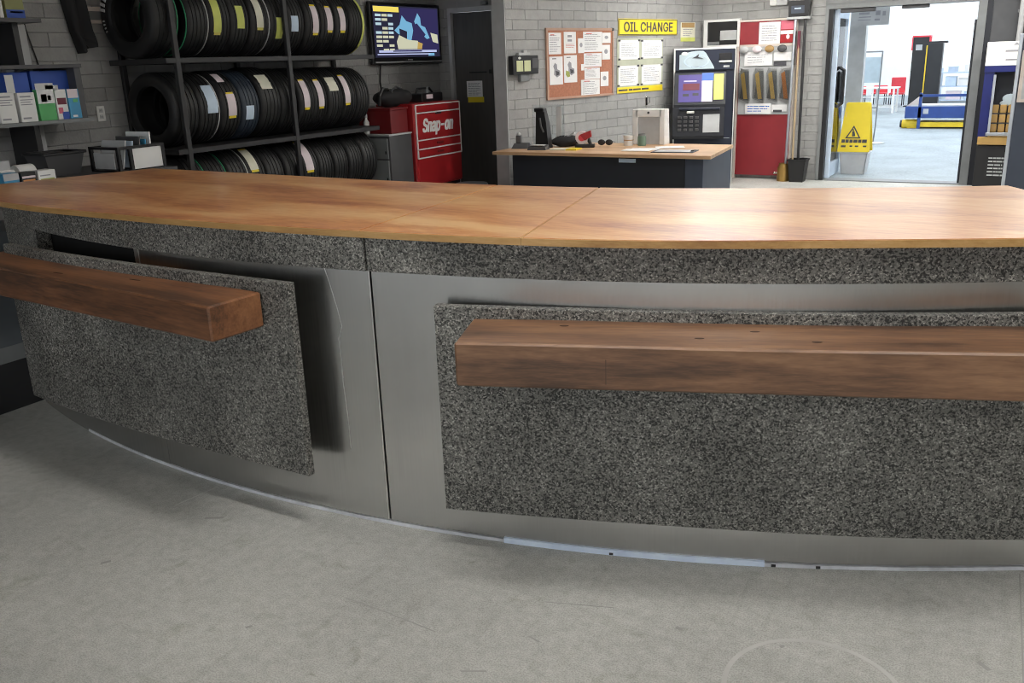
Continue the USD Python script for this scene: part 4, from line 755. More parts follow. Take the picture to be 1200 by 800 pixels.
gg = thing('safety_glasses', 'dark safety glasses lying near the desk back', 'glasses', (-3.90, 8.62, DZ), 10)
part(gg, 'lens', ball((-0.035, 0, 0.035), 1, 2, (0.04, 0.012, 0.03)), 'black', True); part(gg, 'lens', ball((0.045, 0, 0.035), 1, 2, (0.04, 0.012, 0.03)), 'black', True); part(gg, 'temple', tube([(-0.07, 0, 0.045), (-0.075, 0.10, 0.03)], 0.004), 'dark_grey'); part(gg, 'temple', tube([(0.08, 0, 0.045), (0.085, 0.10, 0.03)], 0.004), 'dark_grey')
pp = thing('paper_pile', 'loose white papers spread on the right of the desk', 'papers', (-3.35, 8.35, DZ), 12)
for i, (x, y, a) in enumerate(((0, 0, 0), (0.22, 0.16, 0.2), (-0.05, -0.12, -0.1))):
    g = bx(-0.14, 0.14, -0.105, 0.105, 0.002 * i, 0.002 * i + 0.0018); g.apply_transform(trimesh.transformations.rotation_matrix(a, [0, 0, 1])); g.apply_translation((x, y, 0)); part(pp, 'sheet', g, 'paper')
cl = thing('clipboard', 'dark grey clipboard at the right front of the desk', 'clipboard', (-2.98, 8.18, DZ), 5)
part(cl, 'board', bx(-0.20, 0.20, -0.12, 0.12, 0, 0.006), 'slate_blue'); part(cl, 'sheet', bx(-0.17, 0.16, -0.10, 0.10, 0.006, 0.008), 'light_grey'); part(cl, 'clip', bx(0.16, 0.19, -0.04, 0.04, 0.006, 0.016, 0.003), 'black')
ws = thing('white_dispenser', 'white plastic dispenser with grey front window on the desk', 'dispenser', (-3.50, 8.84, DZ), 0)
UsdGeom.Xformable(stage.GetPrimAtPath(ws)).AddScaleOp().Set(Gf.Vec3f(0.92, 1, 0.92))
part(ws, 'shell', [hull([(x, y, z) for (x, z) in ((-0.19, 0), (0.19, 0), (0.175, 0.38), (-0.175, 0.38)) for y in (0.0, 0.12)]), bx(-0.19, -0.13, -0.03, 0.0, 0, 0.38, 0.004), bx(0.13, 0.19, -0.03, 0.0, 0, 0.38, 0.004), bx(-0.15, 0.15, -0.03, 0.0, 0.30, 0.38, 0.004)], 'white'); part(ws, 'window', bx(-0.13, 0.13, -0.012, -0.001, 0.0, 0.30), 'light_grey', label='grey translucent front'); part(ws, 'button', cyl((0, -0.034, 0.345), (0, -0.028, 0.345), 0.014), 'dark_grey')
cp = thing('paper_cup', 'small white tub in front of the white dispenser', 'tub', (-3.66, 8.68, DZ), 0)
part(cp, 'tub', lathe([(1e-6, 0), (0.045, 0), (0.055, 0.10), (0.048, 0.10), (0.04, 0.01), (1e-6, 0.01)], 24), 'white', 40); part(cp, 'band', lathe([(0.0462, 0.02), (0.0512, 0.06)], 24), 'tan_label', 40)
gjar = thing('green_jar', 'small dull green jar beside the white tub', 'jar', (-3.52, 8.69, DZ), 0)
part(gjar, 'jar_body', lathe([(1e-6, 0), (0.04, 0), (0.043, 0.01), (0.043, 0.09), (0.035, 0.10), (1e-6, 0.10)], 20), mat('jar_green', (0.16, 0.26, 0.20), 0.4), 40); part(gjar, 'lid', lathe([(0.037, 0.10), (0.037, 0.118), (1e-6, 0.118)], 20), 'grey', 40)
ch = thing('stool', 'dark low stool between the tool cabinet and the desk', 'stool', (-4.98, 7.72, 0), 0)
UsdGeom.Xformable(stage.GetPrimAtPath(ch)).AddScaleOp().Set(Gf.Vec3f(0.8, 0.8, 0.95))
part(ch, 'seat', lathe([(1e-6, 0.42), (0.20, 0.42), (0.215, 0.435), (0.215, 0.455), (0.20, 0.47), (1e-6, 0.475)], 28), 'dark_grey', 40)
for k in range(4): part(ch, 'leg', cyl((0.15 * math.cos(k * 1.5708 + .78), 0.15 * math.sin(k * 1.5708 + .78), 0.42), (0.2 * math.cos(k * 1.5708 + .78), 0.2 * math.sin(k * 1.5708 + .78), 0.0), 0.012), 'black_metal')

# ------------------------------------------------------------------ cash machine, red board, poles
atm = thing('cash_machine', 'tall navy cash machine with screen and keypad behind the desk', 'cash machine', (-3.80, 11.45, 0), 18)
UsdGeom.Xformable(stage.GetPrimAtPath(atm)).AddScaleOp().Set(Gf.Vec3f(0.925, 1, 1))
part(atm, 'cabinet', bx(-0.40, 0.40, 0.0, 0.25, 0.0, 1.68, 0.008), 'navy_blue')
part(atm, 'edge_trim', [bx(-0.415, -0.395, -0.02, 0.02, 0.0, 1.69), bx(0.40, 0.412, -0.02, 0.02, 0.0, 1.69), bx(-0.415, 0.412, -0.02, 0.25, 1.68, 1.70)], 'white', label='thin white outer edge')
hp = part(atm, 'header_panel', bx(-0.39, 0.39, -0.02, 0.0, 1.43, 1.675, 0.003), 'navy_blue')
part(hp, 'badge', poly_xz([(-0.34, 1.445)] + [(-0.34 + 0.46 * t, 1.62 + 0.045 * math.sin(math.pi * min(t * 0.9, 1)) if t < 0.75 else 1.65 - (t - 0.75) * 0.7) for t in np.linspace(0, 1, 14)] + [(0.13, 1.445)], -0.026, -0.02), 'silver_dome', label='rounded silver badge')
part(hp, 'badge_ring', [lathe([(0.12, 0), (0.135, 0), (0.135, 0.004), (0.12, 0.004)], 40, True).apply_transform(trimesh.transformations.rotation_matrix(math.pi / 2, [1, 0, 0])).apply_transform(np.diag([1.25, 1, 0.55, 1])).apply_translation((-0.11, -0.026, 1.54)), poly_xz([(-0.16, 1.575), (-0.05, 1.575), (-0.10, 1.595), (-0.07, 1.625), (-0.13, 1.60)], -0.030, -0.026)], 'blue_label')
part(hp, 'badge_mark', [poly_xz([(-0.17, 1.578), (-0.02, 1.572), (-0.09, 1.59), (-0.075, 1.63), (-0.12, 1.60)], -0.033, -0.026), bx(-0.18, -0.04, -0.028, -0.026, 1.468, 1.478)], 'ink_dark')
part(hp, 'painted_glare_spot', ball((-0.27, -0.026, 1.635), 1, 2, (0.045, 0.004, 0.022)), 'white', True)  # painted highlight, a white spot shaped onto the badge
part(atm, 'card_slot', [bx(0.19, 0.36, -0.035, -0.02, 1.55, 1.63, 0.006)], 'black'); part(atm, 'slot_light', [bx(0.19, 0.36, -0.037, -0.02, 1.515, 1.54, 0.004), bx(0.25, 0.33, -0.026, -0.02, 1.455, 1.48, 0.004)], 'light_grey')
body = part(atm, 'screen_housing', hull([(x, y, z) for x in (-0.40, 0.29) for (y, z) in ((0.0, 1.42), (-0.06, 1.40), (-0.22, 1.02), (-0.22, 0.98), (0.0, 0.98))]), 'navy')
def slope(x0, x1, t0, t1, lift): # plate on the sloped screen face
    a, b = np.array([-0.06, 1.40]), np.array([-0.22, 1.02]); n = np.array([-0.92, 0.39]); P = []
    for t in (t0, t1):
        for l in (0.0002, lift): q = a + (b - a) * t + n * l; P += [(x0, q[0], q[1]), (x1, q[0], q[1])]
    return hull(P)
s_ = part(atm, 'display', slope(-0.34, 0.02, 0.06, 0.92, 0.004), 'purple'); part(s_, 'screen_picture', slope(-0.28, -0.06, 0.34, 0.55, 0.006), 'maroon'); part(s_, 'screen_button', slope(-0.28, -0.20, 0.66, 0.74, 0.006), 'ink_dark'); part(s_, 'screen_button', slope(-0.15, -0.07, 0.64, 0.72, 0.006), 'ink_dark'); part(s_, 'screen_caption', slope(-0.27, -0.10, 0.24, 0.28, 0.006), 'lilac')
part(atm, 'lilac_notice', slope(-0.03, 0.115, 0.26, 0.92, 0.008), 'lilac'); part(atm, 'blue_notice', slope(-0.03, 0.125, 0.02, 0.26, 0.008), 'blue_print'); part(atm, 'yellow_notice', slope(0.13, 0.26, 0.06, 0.86, 0.008), 'yellow_green', label='yellow notice beside the screen')
kp = part(atm, 'keypad_housing', hull([(x, y, z) for x in (-0.41, 0.28) for (y, z) in ((0.0, 0.98), (-0.22, 0.985), (-0.27, 0.64), (-0.25, 0.60), (0.0, 0.60))]), 'navy')
for i in range(4):
    for j in range(4): part(kp, 'key', bx(-0.34 + 0.078 * i, -0.29 + 0.078 * i, -0.275, -0.235, 0.70 + 0.05 * j, 0.73 + 0.05 * j, 0.004), 'dark_grey')
part(kp, 'receipt_plate', hull([(x, y, z) for x in (0.0, 0.22) for (y, z) in ((-0.24, 0.90), (-0.275, 0.68), (-0.25, 0.68), (-0.22, 0.90))]), 'light_grey', label='silver plate beside the keypad')
part(kp, 'slot_lip', [bx(-0.22, -0.12, -0.265, -0.22, 0.915, 0.945, 0.006)], 'white'); part(kp, 'ledge', bx(-0.32, 0.22, -0.26, -0.2, 0.955, 0.985, 0.006), 'navy_blue')
part(atm, 'lower_door', bx(-0.385, 0.385, -0.02, 0.0, 0.04, 0.585, 0.003), 'navy_blue'); part(atm, 'door_seam', bx(-0.38, 0.36, -0.026, -0.018, 0.585, 0.592), 'light_grey')

fw_ = thing('wall_cabinet', 'white framed black wall cabinet above the cash machine', 'cabinet', (-3.81, 12.2, 1.70), 0)
part(fw_, 'frame', [bx(-0.24, 0.24, -0.08, -0.004, 0.0, 0.03), bx(-0.24, 0.24, -0.08, -0.004, 0.32, 0.35), bx(-0.24, -0.19, -0.08, -0.004, 0.03, 0.32), bx(0.21, 0.24, -0.08, -0.004, 0.03, 0.32)], 'white'); part(fw_, 'panel', bx(-0.19, 0.21, -0.06, -0.004, 0.03, 0.32), 'black'); part(fw_, 'notice', bx(-0.02, 0.20, -0.063, -0.06, 0.09, 0.21), 'light_grey'); part(fw_, 'lower_label', bx(-0.19, -0.03, -0.064, -0.06, 0.035, 0.075), 'grey')

RB = thing('red_display_board', 'tall red display board with cream edge beside the cash machine', 'display board', (-3.22, 12.14, 0), 0)
part(RB, 'board', bx(-0.345, 0.37, 0.0, 0.045, 0.05, 2.0), 'red_board'); part(RB, 'edge_strip', [bx(-0.375, -0.345, -0.012, 0.045, 0, 2.02), bx(-0.345, 0.37, -0.012, 0.045, 2.0, 2.025), bx(0.36, 0.385, -0.012, 0.045, 0, 2.0)], 'cream')
part(RB, 'hanging_panel', bx(-0.335, 0.35, -0.012, 0.0, 0.84, 1.71), 'light_grey', label='grey backing panel behind the hanging packs'); part(RB, 'top_rail', bx(-0.335, 0.35, -0.022, -0.012, 1.69, 1.72), 'cream')
def rbi(name, label, category, x, z, group=None): return thing(name, label, category, (-3.22 + x, 12.128, z), 0, group)
p = rbi('poster', 'white sheet at the top of the red display board', 'poster', 0.04, 1.71); part(p, 'sheet', bx(-0.135, 0.135, -0.004, 0.011, 0.005, 0.275), 'paper'); part(p, 'print', bars(-0.10, 0.10, 0.04, 0.24, -0.004, 7, rng, 0.25), 'ink')
p = rbi('round_sign', 'pink and red sign with white bar at the top of the red board', 'sign', 0.265, 1.73); part(p, 'plate', bx(-0.085, 0.085, -0.003, 0.011, 0, 0.26), 'red'); part(p, 'upper_block', bx(-0.085, 0.085, -0.005, -0.002, 0.16, 0.26), 'pink'); part(p, 'white_bar', bx(-0.085, 0.075, -0.006, -0.002, 0.10, 0.145), 'white'); part(p, 'dot', ball((0.01, -0.003, 0.07), 1, 2, (0.022, 0.003, 0.03)), 'pink_label', True)
p = rbi('price_card', 'large white card over the hanging packs', 'card', -0.085, 1.455); part(p, 'sheet', bx(-0.18, 0.18, -0.018, -0.012, 0, 0.175), 'paper'); part(p, 'print', bars(-0.14, 0.14, 0.03, 0.15, -0.018, 4, rng, 0.2), 'ink')
p = rbi('price_card', 'small white card with black bar right of the large card', 'card', 0.225, 1.45); part(p, 'sheet', bx(-0.11, 0.11, -0.017, -0.012, 0.06, 0.165), 'paper'); part(p, 'black_bar', bx(-0.11, 0.05, -0.018, -0.012, 0.0, 0.05), 'ink_dark')
p = rbi('price_card', 'white card with dark print below the hanging packs', 'card', -0.06, 0.85); part(p, 'sheet', bx(-0.17, 0.17, -0.018, -0.012, 0, 0.13), 'paper'); part(p, 'print', bars(-0.14, 0.15, 0.02, 0.11, -0.018, 3, rng, 0.35), 'blue_print')
p = rbi('price_card', 'narrow white card with dark bar at the lower right of the packs', 'card', 0.21, 0.85); part(p, 'sheet', bx(-0.09, 0.10, -0.017, -0.012, 0.03, 0.115), 'paper'); part(p, 'black_bar', bx(-0.07, 0.04, -0.018, -0.012, 0.02, 0.05), 'ink_dark')
for i, (x, m, lb) in enumerate(((-0.25, 'gold', 'leftmost'), (-0.06, 'gold', 'second'), (0.11, 'gold', 'third'), (0.275, 'box_orange', 'orange rightmost'))):
    p = rbi('hanging_pack', f'{lb} of the four clear packs hanging on the red board', 'pack', x, 0.99, 'clear packs hanging on the red board')
    part(p, 'blister', hull([(u, y, z) for (u, z) in ((-0.075, 0.06), (0.065, 0.0), (0.08, 0.04), (0.05, 0.43), (-0.05, 0.44), (-0.08, 0.36)) for y in (-0.035, -0.014)]), 'film')
    part(p, 'insert', hull([(u, y, z) for (u, z) in ((-0.055, 0.36), (-0.01, 0.39), (0.045, 0.05), (-0.005, 0.05)) for y in (-0.028, -0.018)]), m); part(p, 'dark_backing', hull([(u, y, z) for (u, z) in ((-0.06, 0.06), (0.06, 0.03), (0.05, 0.40), (-0.02, 0.40)) for y in (-0.016, -0.0135)]), 'grey')
for i, (x, m) in enumerate(((-0.27, 'light_grey'), (-0.10, 'pink_label'), (0.06, 'tan_label'), (0.22, 'dark_grey'))):
    p = rbi('hanging_item', ('pale', 'pinkish white', 'brown', 'dark')[i] + ' small part hanging in the row above the white cards', 'part', x, 1.62, 'small parts above the white cards'); part(p, 'item_body', ball((0, -0.045, 0.04), 1, 2, (0.06, 0.03, 0.045)), m, True); part(p, 'peg', cyl((0, -0.012, 0.06), (0, -0.06, 0.06), 0.004, 8), 'chrome')
dv = thing('wall_device', 'black wall device with grey lip above the poles', 'device', (-2.82, 12.2, 2.0), 0)
part(dv, 'case', hull([(x, y, z) for (x, z) in ((-0.12, 0.03), (0.12, 0.03), (0.14, 0.22), (-0.13, 0.22)) for y in (-0.004, -0.12)]), 'black'); part(dv, 'lip', bx(-0.14, 0.14, -0.13, -0.004, 0.0, 0.03, 0.004), 'light_grey'); part(dv, 'window', bx(-0.09, 0.07, -0.126, -0.119, 0.07, 0.16), 'slate_blue'); part(dv, 'readout', bx(-0.05, 0.03, -0.128, -0.12, 0.12, 0.135), 'blue_label')
wbx = thing('wall_box', 'small white junction box high on the wall', 'junction box', (-3.10, 12.2, 2.18), 0); part(wbx, 'cover', bx(-0.02, 0.12, -0.05, -0.004, 0, 0.09, 0.005), 'light_grey'); part(wbx, 'side_box', bx(-0.10, -0.02, -0.06, -0.004, 0.0, 0.11, 0.005), 'white')
for x0, x1, m, r, lb in ((-2.855, -2.86, 'alu', 0.016, 'silver'), (-2.80, -2.77, 'tan', 0.014, 'wooden'), (-2.735, -2.70, 'black_metal', 0.018, 'black')):
    p = thing('pole', f'{lb} long pole leaning on the wall in the corner bin', 'pole', (0, 0, 0), 0, 'poles by the red board')
    q = part(p, 'shaft', cyl((x1, 12.00, 0.10), (x0, 12.10, 2.02 if lb != 'wooden' else 1.85), r, 10), m)
    if lb != 'black': part(p, 'grip', cyl((x0 + (x1 - x0) * 0.12, 12.088, 1.45), (x0, 12.10, 1.86), r * 1.35, 12), 'black' if lb == 'silver' else 'maroon')
cn = thing('brass_can', 'brass coloured can holding the silver pole', 'can', (-2.88, 12.0, 0), 0)
part(cn, 'can_body', lathe([(1e-6, 0), (0.075, 0), (0.078, 0.01), (0.078, 0.17), (0.06, 0.20), (0.06, 0.23), (0.05, 0.23), (0.05, 0.06), (1e-6, 0.06)], 24), 'brass', 40); part(cn, 'valve', [cyl((-0.075, 0, 0.10), (-0.11, 0, 0.10), 0.012), ball((-0.115, 0, 0.10), 0.016)], 'chrome')
bb = thing('umbrella_bin', 'square black bin holding the long poles', 'bin', (-2.695, 12.0, 0), 0)
part(bb, 'bin_wall', [hull([(x * s, y * s, z) for (s, z) in ((0.085, 0), (0.11, 0.28)) for x in xs for y in ys]) for xs, ys in (((-1, -0.9), (-1, 1)), ((0.9, 1), (-1, 1)), ((-1, 1), (-1, -0.9)), ((-1, 1), (0.9, 1)))] + [bx(-0.085, 0.085, -0.085, 0.085, 0, 0.01)], 'black'); part(bb, 'rim', [bx(-0.12, 0.12, -0.12, -0.105, 0.27, 0.29), bx(-0.12, 0.12, 0.105, 0.12, 0.27, 0.29), bx(-0.12, -0.105, -0.105, 0.105, 0.27, 0.29), bx(0.105, 0.12, -0.105, 0.105, 0.27, 0.29)], 'black')

# ------------------------------------------------------------------ garage doorway
dw = thing('door_2', 'wide open doorway to the bright garage with aluminium frame', 'door', (-1.64, 12.2, 0), 0, kind='structure')
part(dw, 'door_frame', [bx(-0.87, -0.83, -0.03, 0.2, 0, 2.18), bx(0.83, 0.92, -0.04, 0.2, 0, 2.18), bx(-0.83, 0.83, -0.03, 0.2, 2.10, 2.18), bx(-0.87, 0.92, -0.04, 0.0, 2.16, 2.22)], 'grey', label='grey metal door frame')
part(dw, 'jamb_seal', [bx(-0.835, -0.775, -0.02, 0.2, 0, 2.16)], 'black', label='dark left jamb')
part(dw, 'jamb_seal', [bx(0.92, 0.98, -0.03, 0.0, 0, 2.18), bx(0.80, 0.83, 0.05, 0.2, 0, 1.9)], 'navy', label='dark right jamb')
part(dw, 'threshold', bx(-0.83, 0.83, -0.02, 0.2, 0, 0.012), 'grey')
part(dw, 'header_closer', [bx(-0.70, -0.30, 0.0, 0.1, 2.05, 2.10, 0.006), bx(0.0, 0.30, 0.02, 0.1, 2.06, 2.10, 0.006)], 'dark_grey')
lf = part(dw, 'door_leaf', [bx(-0.775, -0.715, 0.06, 0.11, 0.02, 2.09, 0.004), bx(-0.765, -0.735, 0.11, 0.80, 2.00, 2.09), bx(-0.765, -0.735, 0.11, 0.80, 0.02, 0.2), bx(-0.775, -0.745, 0.80, 0.85, 0.02, 2.09, 0.004)], 'alu_paint', label='pale blue aluminium leaf swung open into the garage')
part(lf, 'glass_pane', bx(-0.753, -0.747, 0.11, 0.80, 0.2, 2.02), 'glass'); part(lf, 'push_bar', [tube([(-0.745, 0.45, 1.40), (-0.69, 0.47, 1.36), (-0.69, 0.47, 0.95), (-0.745, 0.45, 0.90)], 0.02), bx(-0.745, -0.70, 0.50, 0.60, 0.95, 1.35, 0.02)], 'black')
# column behind the open leaf in the garage
gp = thing('trim_1', 'pale grey post inside the garage left of the doorway', 'post', (-2.42, 14.2, 0), 0, kind='structure'); part(gp, 'post_shaft', bx(-0.14, 0.08, -0.08, 0.08, 0, 5.9), 'light_grey')
for x, r, m, i in ((-0.36, 0.03, 'light_grey', 0), (-0.18, 0.022, 'dark_grey', 1)):
    t = thing('conduit', ('pale', 'dark')[i] + ' vertical conduit on the dark wall above the blue kiosk', 'conduit', (x, 12.12, 0), 0); part(t, 'pipe', cyl((0, 0, 0.0), (0, 0, 3.18), r, 12), m); part(t, 'clamp', [bx(-r - 0.015, r + 0.015, -0.01, 0.04, z, z + 0.03) for z in (0.6, 1.4, 1.95, 2.6)], 'grey')
kx = thing('blue_kiosk', 'blue vending kiosk with white header right of the doorway', 'kiosk', (-0.42, 11.65, 0), 0)
part(kx, 'cabinet', [bx(-0.22, 0.22, 0.14, 0.40, 0.0, 1.64, 0.006), bx(-0.22, -0.12, 0.0, 0.14, 0.60, 1.38), bx(0.19, 0.22, 0.0, 0.14, 0.60, 1.38)], 'kiosk_blue')
part(kx, 'header', bx(-0.225, 0.225, -0.01, 0.14, 1.385, 1.64, 0.005), 'white', label='white lit header panel'); part(kx, 'header_mark', [poly_xz([(0.03, 1.60), (0.09, 1.60), (0.06, 1.63)], -0.012, -0.0095), bx(-0.04, 0.14, -0.012, -0.0095, 1.53, 1.55), bx(-0.03, 0.16, -0.0115, -0.0095, 1.44, 1.455)], 'ink')
part(kx, 'blue_band', bx(-0.225, 0.225, -0.012, 0.0, 1.32, 1.385), 'kiosk_blue'); part(kx, 'inner_panel', bx(-0.12, 0.19, 0.12, 0.138, 0.60, 1.32), 'navy'); part(kx, 'silver_bar', bx(-0.125, -0.10, -0.02, 0.0, 0.66, 1.29), 'alu', label='upright silver bar'); part(kx, 'inner_picture', [ball((0.06, 0.118, 1.03), 1, 2, (0.08, 0.004, 0.05)), ball((0.02, 0.118, 0.98), 1, 2, (0.06, 0.003, 0.03))], 'silver_dome', True); part(kx, 'tray_lip', bx(-0.14, 0.20, -0.03, 0.0, 0.63, 0.665, 0.004), 'alu')
part(kx, 'gold_shelf', bx(-0.215, 0.20, -0.02, 0.13, 0.53, 0.62, 0.004), 'gold_pack'); lp = part(kx, 'lower_panel', bx(-0.215, 0.215, 0.0, 0.14, 0.0, 0.52, 0.004), 'black'); part(lp, 'print', bars(-0.08, 0.14, 0.17, 0.40, 0.0, 6, rng, 0.4, 0.002), 'light_grey')
for i in range(3):
    for j in range(3):
        g = thing('gold_pack', f'gold pack in the kiosk window, {("lowest", "middle", "top")[i]} row, {("left", "middle", "right")[j]} column', 'pack', (-0.42 - 0.075 + 0.08 * j, 11.72, 0.665 + 0.105 * i), 0, 'gold packs in the kiosk window'); part(g, 'pack_body', bx(-0.033, 0.033, -0.02, 0.045, 0, 0.088, 0.006), 'gold_pack'); part(g, 'pack_label', bx(-0.02, 0.02, -0.0215, -0.0195, 0.025, 0.055), 'tan_label'); part(g, 'tray', bx(-0.037, 0.037, -0.015, 0.048, -0.012, 0.0), 'dark_grey')
bp = thing('partition_panel', 'slate blue partition with bright metal edge at the far right', 'partition', (-0.28, 10.0, 0), 0)
part(bp, 'panel', bx(0.02, 1.6, 0.0, 0.05, 0.0, 1.66), 'slate_blue'); part(bp, 'edge_post', bx(-0.012, 0.02, -0.012, 0.06, 0.0, 1.70, 0.004), 'alu', label='bright metal edge post')
pf = thing('framed_picture', 'white framed picture hung on the slate blue partition', 'picture', (-0.12, 9.995, 1.08), 0)
part(pf, 'frame', [bx(-0.13, 0.5, -0.025, 0.0, 0, 0.03), bx(-0.13, 0.5, -0.025, 0.0, 0.44, 0.47), bx(-0.13, -0.10, -0.025, 0.0, 0.03, 0.44), bx(0.47, 0.5, -0.025, 0.0, 0.03, 0.44)], 'cream'); part(pf, 'picture_sheet', bx(-0.10, 0.47, -0.012, 0.0, 0.03, 0.44), 'light_grey'); part(pf, 'inner_print', bx(-0.07, 0.44, -0.014, -0.011, 0.08, 0.40), 'silver_dome')
rdp = thing('red_poster', 'dark red strip poster above the white framed picture', 'poster', (-0.12, 9.995, 1.57), 0); part(rdp, 'sheet', bx(-0.10, 0.5, -0.006, 0.0, 0, 0.08), 'maroon')

# ------------------------------------------------------------------ things in the garage
bu = thing('mop_bucket', 'pale grey bucket under the yellow wet floor sign', 'bucket', (-2.18, 13.05, 0), 0)
part(bu, 'bucket_wall', [hull([(x * s, y * s * 0.8, z) for (s, z) in ((0.15, 0), (0.18, 0.29)) for x in xs for y in ys]) for xs, ys in (((-1, -0.92), (-1, 1)), ((0.92, 1), (-1, 1)), ((-1, 1), (-1, -0.92)), ((-1, 1), (0.92, 1)))] + [bx(-0.15, 0.15, -0.12, 0.12, 0, 0.01)], 'light_grey'); part(bu, 'rim', [bx(-0.19, 0.19, -0.155, -0.14, 0.28, 0.30), bx(-0.19, 0.19, 0.14, 0.155, 0.28, 0.30), bx(-0.19, -0.175, -0.14, 0.14, 0.28, 0.30), bx(0.175, 0.19, -0.14, 0.14, 0.28, 0.30)], 'white')
wf_ = thing('wet_floor_sign', 'yellow folding wet floor sign standing in the pale bucket', 'sign', (-2.20, 12.88, 0.0), 0)
def leaf(y0, y1): return hull([(x, y, z) for (x, z, y) in ((-0.185, 0.30, y0), (0.225, 0.30, y0), (0.185, 0.93, y1), (-0.125, 0.93, y1)) for y in (y, y + 0.016)])
part(wf_, 'front_leaf', leaf(-0.005, 0.10), 'yellow'); part(wf_, 'rear_leaf', leaf(0.26, 0.13), 'yellow'); part(wf_, 'hinge_bar', bx(-0.115, 0.175, 0.10, 0.15, 0.915, 0.94, 0.005), 'yellow')
def lz(z): return -0.005 + (z - 0.30) / 0.63 * 0.105
tri = hull([(x, lz(z) - l, z) for (x, z) in ((-0.10, 0.475), (0.10, 0.475), (0.0, 0.645)) for l in (0.0, 0.003)])
part(wf_, 'triangle', tri, 'ink_dark', label='black warning triangle'); part(wf_, 'triangle_field', hull([(x, lz(z) - l, z) for (x, z) in ((-0.07, 0.492), (0.07, 0.492), (0.0, 0.612)) for l in (0.002, 0.004)]), 'yellow'); part(wf_, 'figure', [hull([(x, lz(z) - l, z) for (x, z) in ((-0.012, 0.50), (0.03, 0.505), (0.012, 0.575), (-0.016, 0.57)) for l in (0.003, 0.006)]), ball((-0.004, lz(0.585) - 0.005, 0.587), 0.011)], 'ink_dark')
part(wf_, 'print', [hull([(x, lz(z) - l, z) for x in (a * 0.85 + 0.02, b * 0.85 + 0.02) for z in (z0, z1) for l in (0, 0.003)]) for (a, b, z0, z1) in ((-0.19, -0.14, .42, .462), (-0.13, -0.08, .42, .462), (-0.07, -0.02, .42, .462), (-0.01, 0.05, .42, .462), (0.06, 0.11, .42, .462), (0.12, 0.19, .42, .462), (-0.19, -0.12, .36, .385), (-0.06, -0.02, .365, .385), (0.02, 0.07, .365, .385), (0.14, 0.19, .365, .385))], 'ink_dark')
part(wf_, 'side_cutout', hull([(x, lz(z) - l, z) for x in (-0.12, -0.108) for z in (0.75, 0.82) for l in (0, 0.003)]), 'gold')
hs = thing('hanging_sign', 'pale hanging sign with dark print just inside the garage', 'sign', (-2.27, 14.0, 1.93), 0)
part(hs, 'sign_plate', bx(-0.26, 0.24, 0, 0.012, 0, 0.25), 'light_grey'); part(hs, 'print', [bx(-0.16, -0.02, -0.002, 0.0, 0.145, 0.175), bx(-0.16, 0.0, -0.002, 0.0, 0.105, 0.12), bx(-0.17, 0.0, -0.002, 0.0, 0.07, 0.08), bx(0.05, 0.12, -0.002, 0.0, 0.06, 0.085), bx(0.06, 0.12, -0.002, 0.0, 0.13, 0.19), bx(0.15, 0.19, -0.002, 0.0, 0.12, 0.18)], 'ink'); part(hs, 'hanger', [cyl((x, 0.006, 0.25), (x, 0.006, 4.07), 0.006, 6) for x in (-0.2, 0.2)], 'alu')
ss = thing('stand_sign', 'thin metal frame stand on a round base in the garage', 'sign stand', (-2.62, 17.4, 0), 0)
part(ss, 'base', lathe([(1e-6, 0), (0.20, 0), (0.20, 0.012), (0.03, 0.03), (1e-6, 0.03)], 32), 'light_grey', 40); part(ss, 'frame', tube([(0, 0, 0.02), (0.02, 0, 0.3), (0.04, 0, 1.57), (-0.42, 0, 1.57), (-0.40, 0, 0.62), (0.03, 0, 0.62)], 0.012), 'grey'); part(ss, 'placard', bx(-0.385, 0.025, -0.004, 0.004, 1.05, 1.48), 'silver_dome', label='pale placard in the frame')
for i, (x, y) in enumerate(((-4.0, 26.2),)):
    tb = thing('white_table', 'white metal frame table in the garage waiting corner', 'table', (x, y, 0), 0)
    part(tb, 'table_top', bx(-0.55, 0.58, -0.4, 0.4, 0.62, 0.65), 'white')
    for a in (-0.5, 0.0, 0.52):
        for b in (-0.36, 0.36): part(tb, 'leg', bx(a - 0.022, a + 0.022, b - 0.022, b + 0.022, 0, 0.62), 'white')
    for b, z in ((-0.36, 0.15), (0.36, 0.15), (-0.36, 0.40)): part(tb, 'stretcher', bx(-0.5, 0.52, b - 0.015, b + 0.015, z, z + 0.03), 'white')
for i, (x, y, lb) in enumerate(((-4.98, 29.5, 'left red chair behind the white table'), (-4.45, 30.0, 'middle red chair behind the white table'), (-3.90, 29.6, 'right red chair nearest the lift columns'))):
    c = thing('red_chair', lb, 'chair', (x, y, 0), 0, 'red chairs in the garage'); hgt = 0.80 if i == 2 else 0.56
    part(c, 'backrest', bx(-0.20, 0.20, 0.18, 0.22, 0.30, hgt, 0.015), 'tube_red'); part(c, 'seat', bx(-0.20, 0.20, -0.20, 0.18, 0.32, 0.36, 0.01), 'tube_red')
    for a in (-0.18, 0.18):
        for b in (-0.17, 0.2): part(c, 'leg', cyl((a, b, 0), (a, b, 0.32), 0.014, 8), 'black_metal')
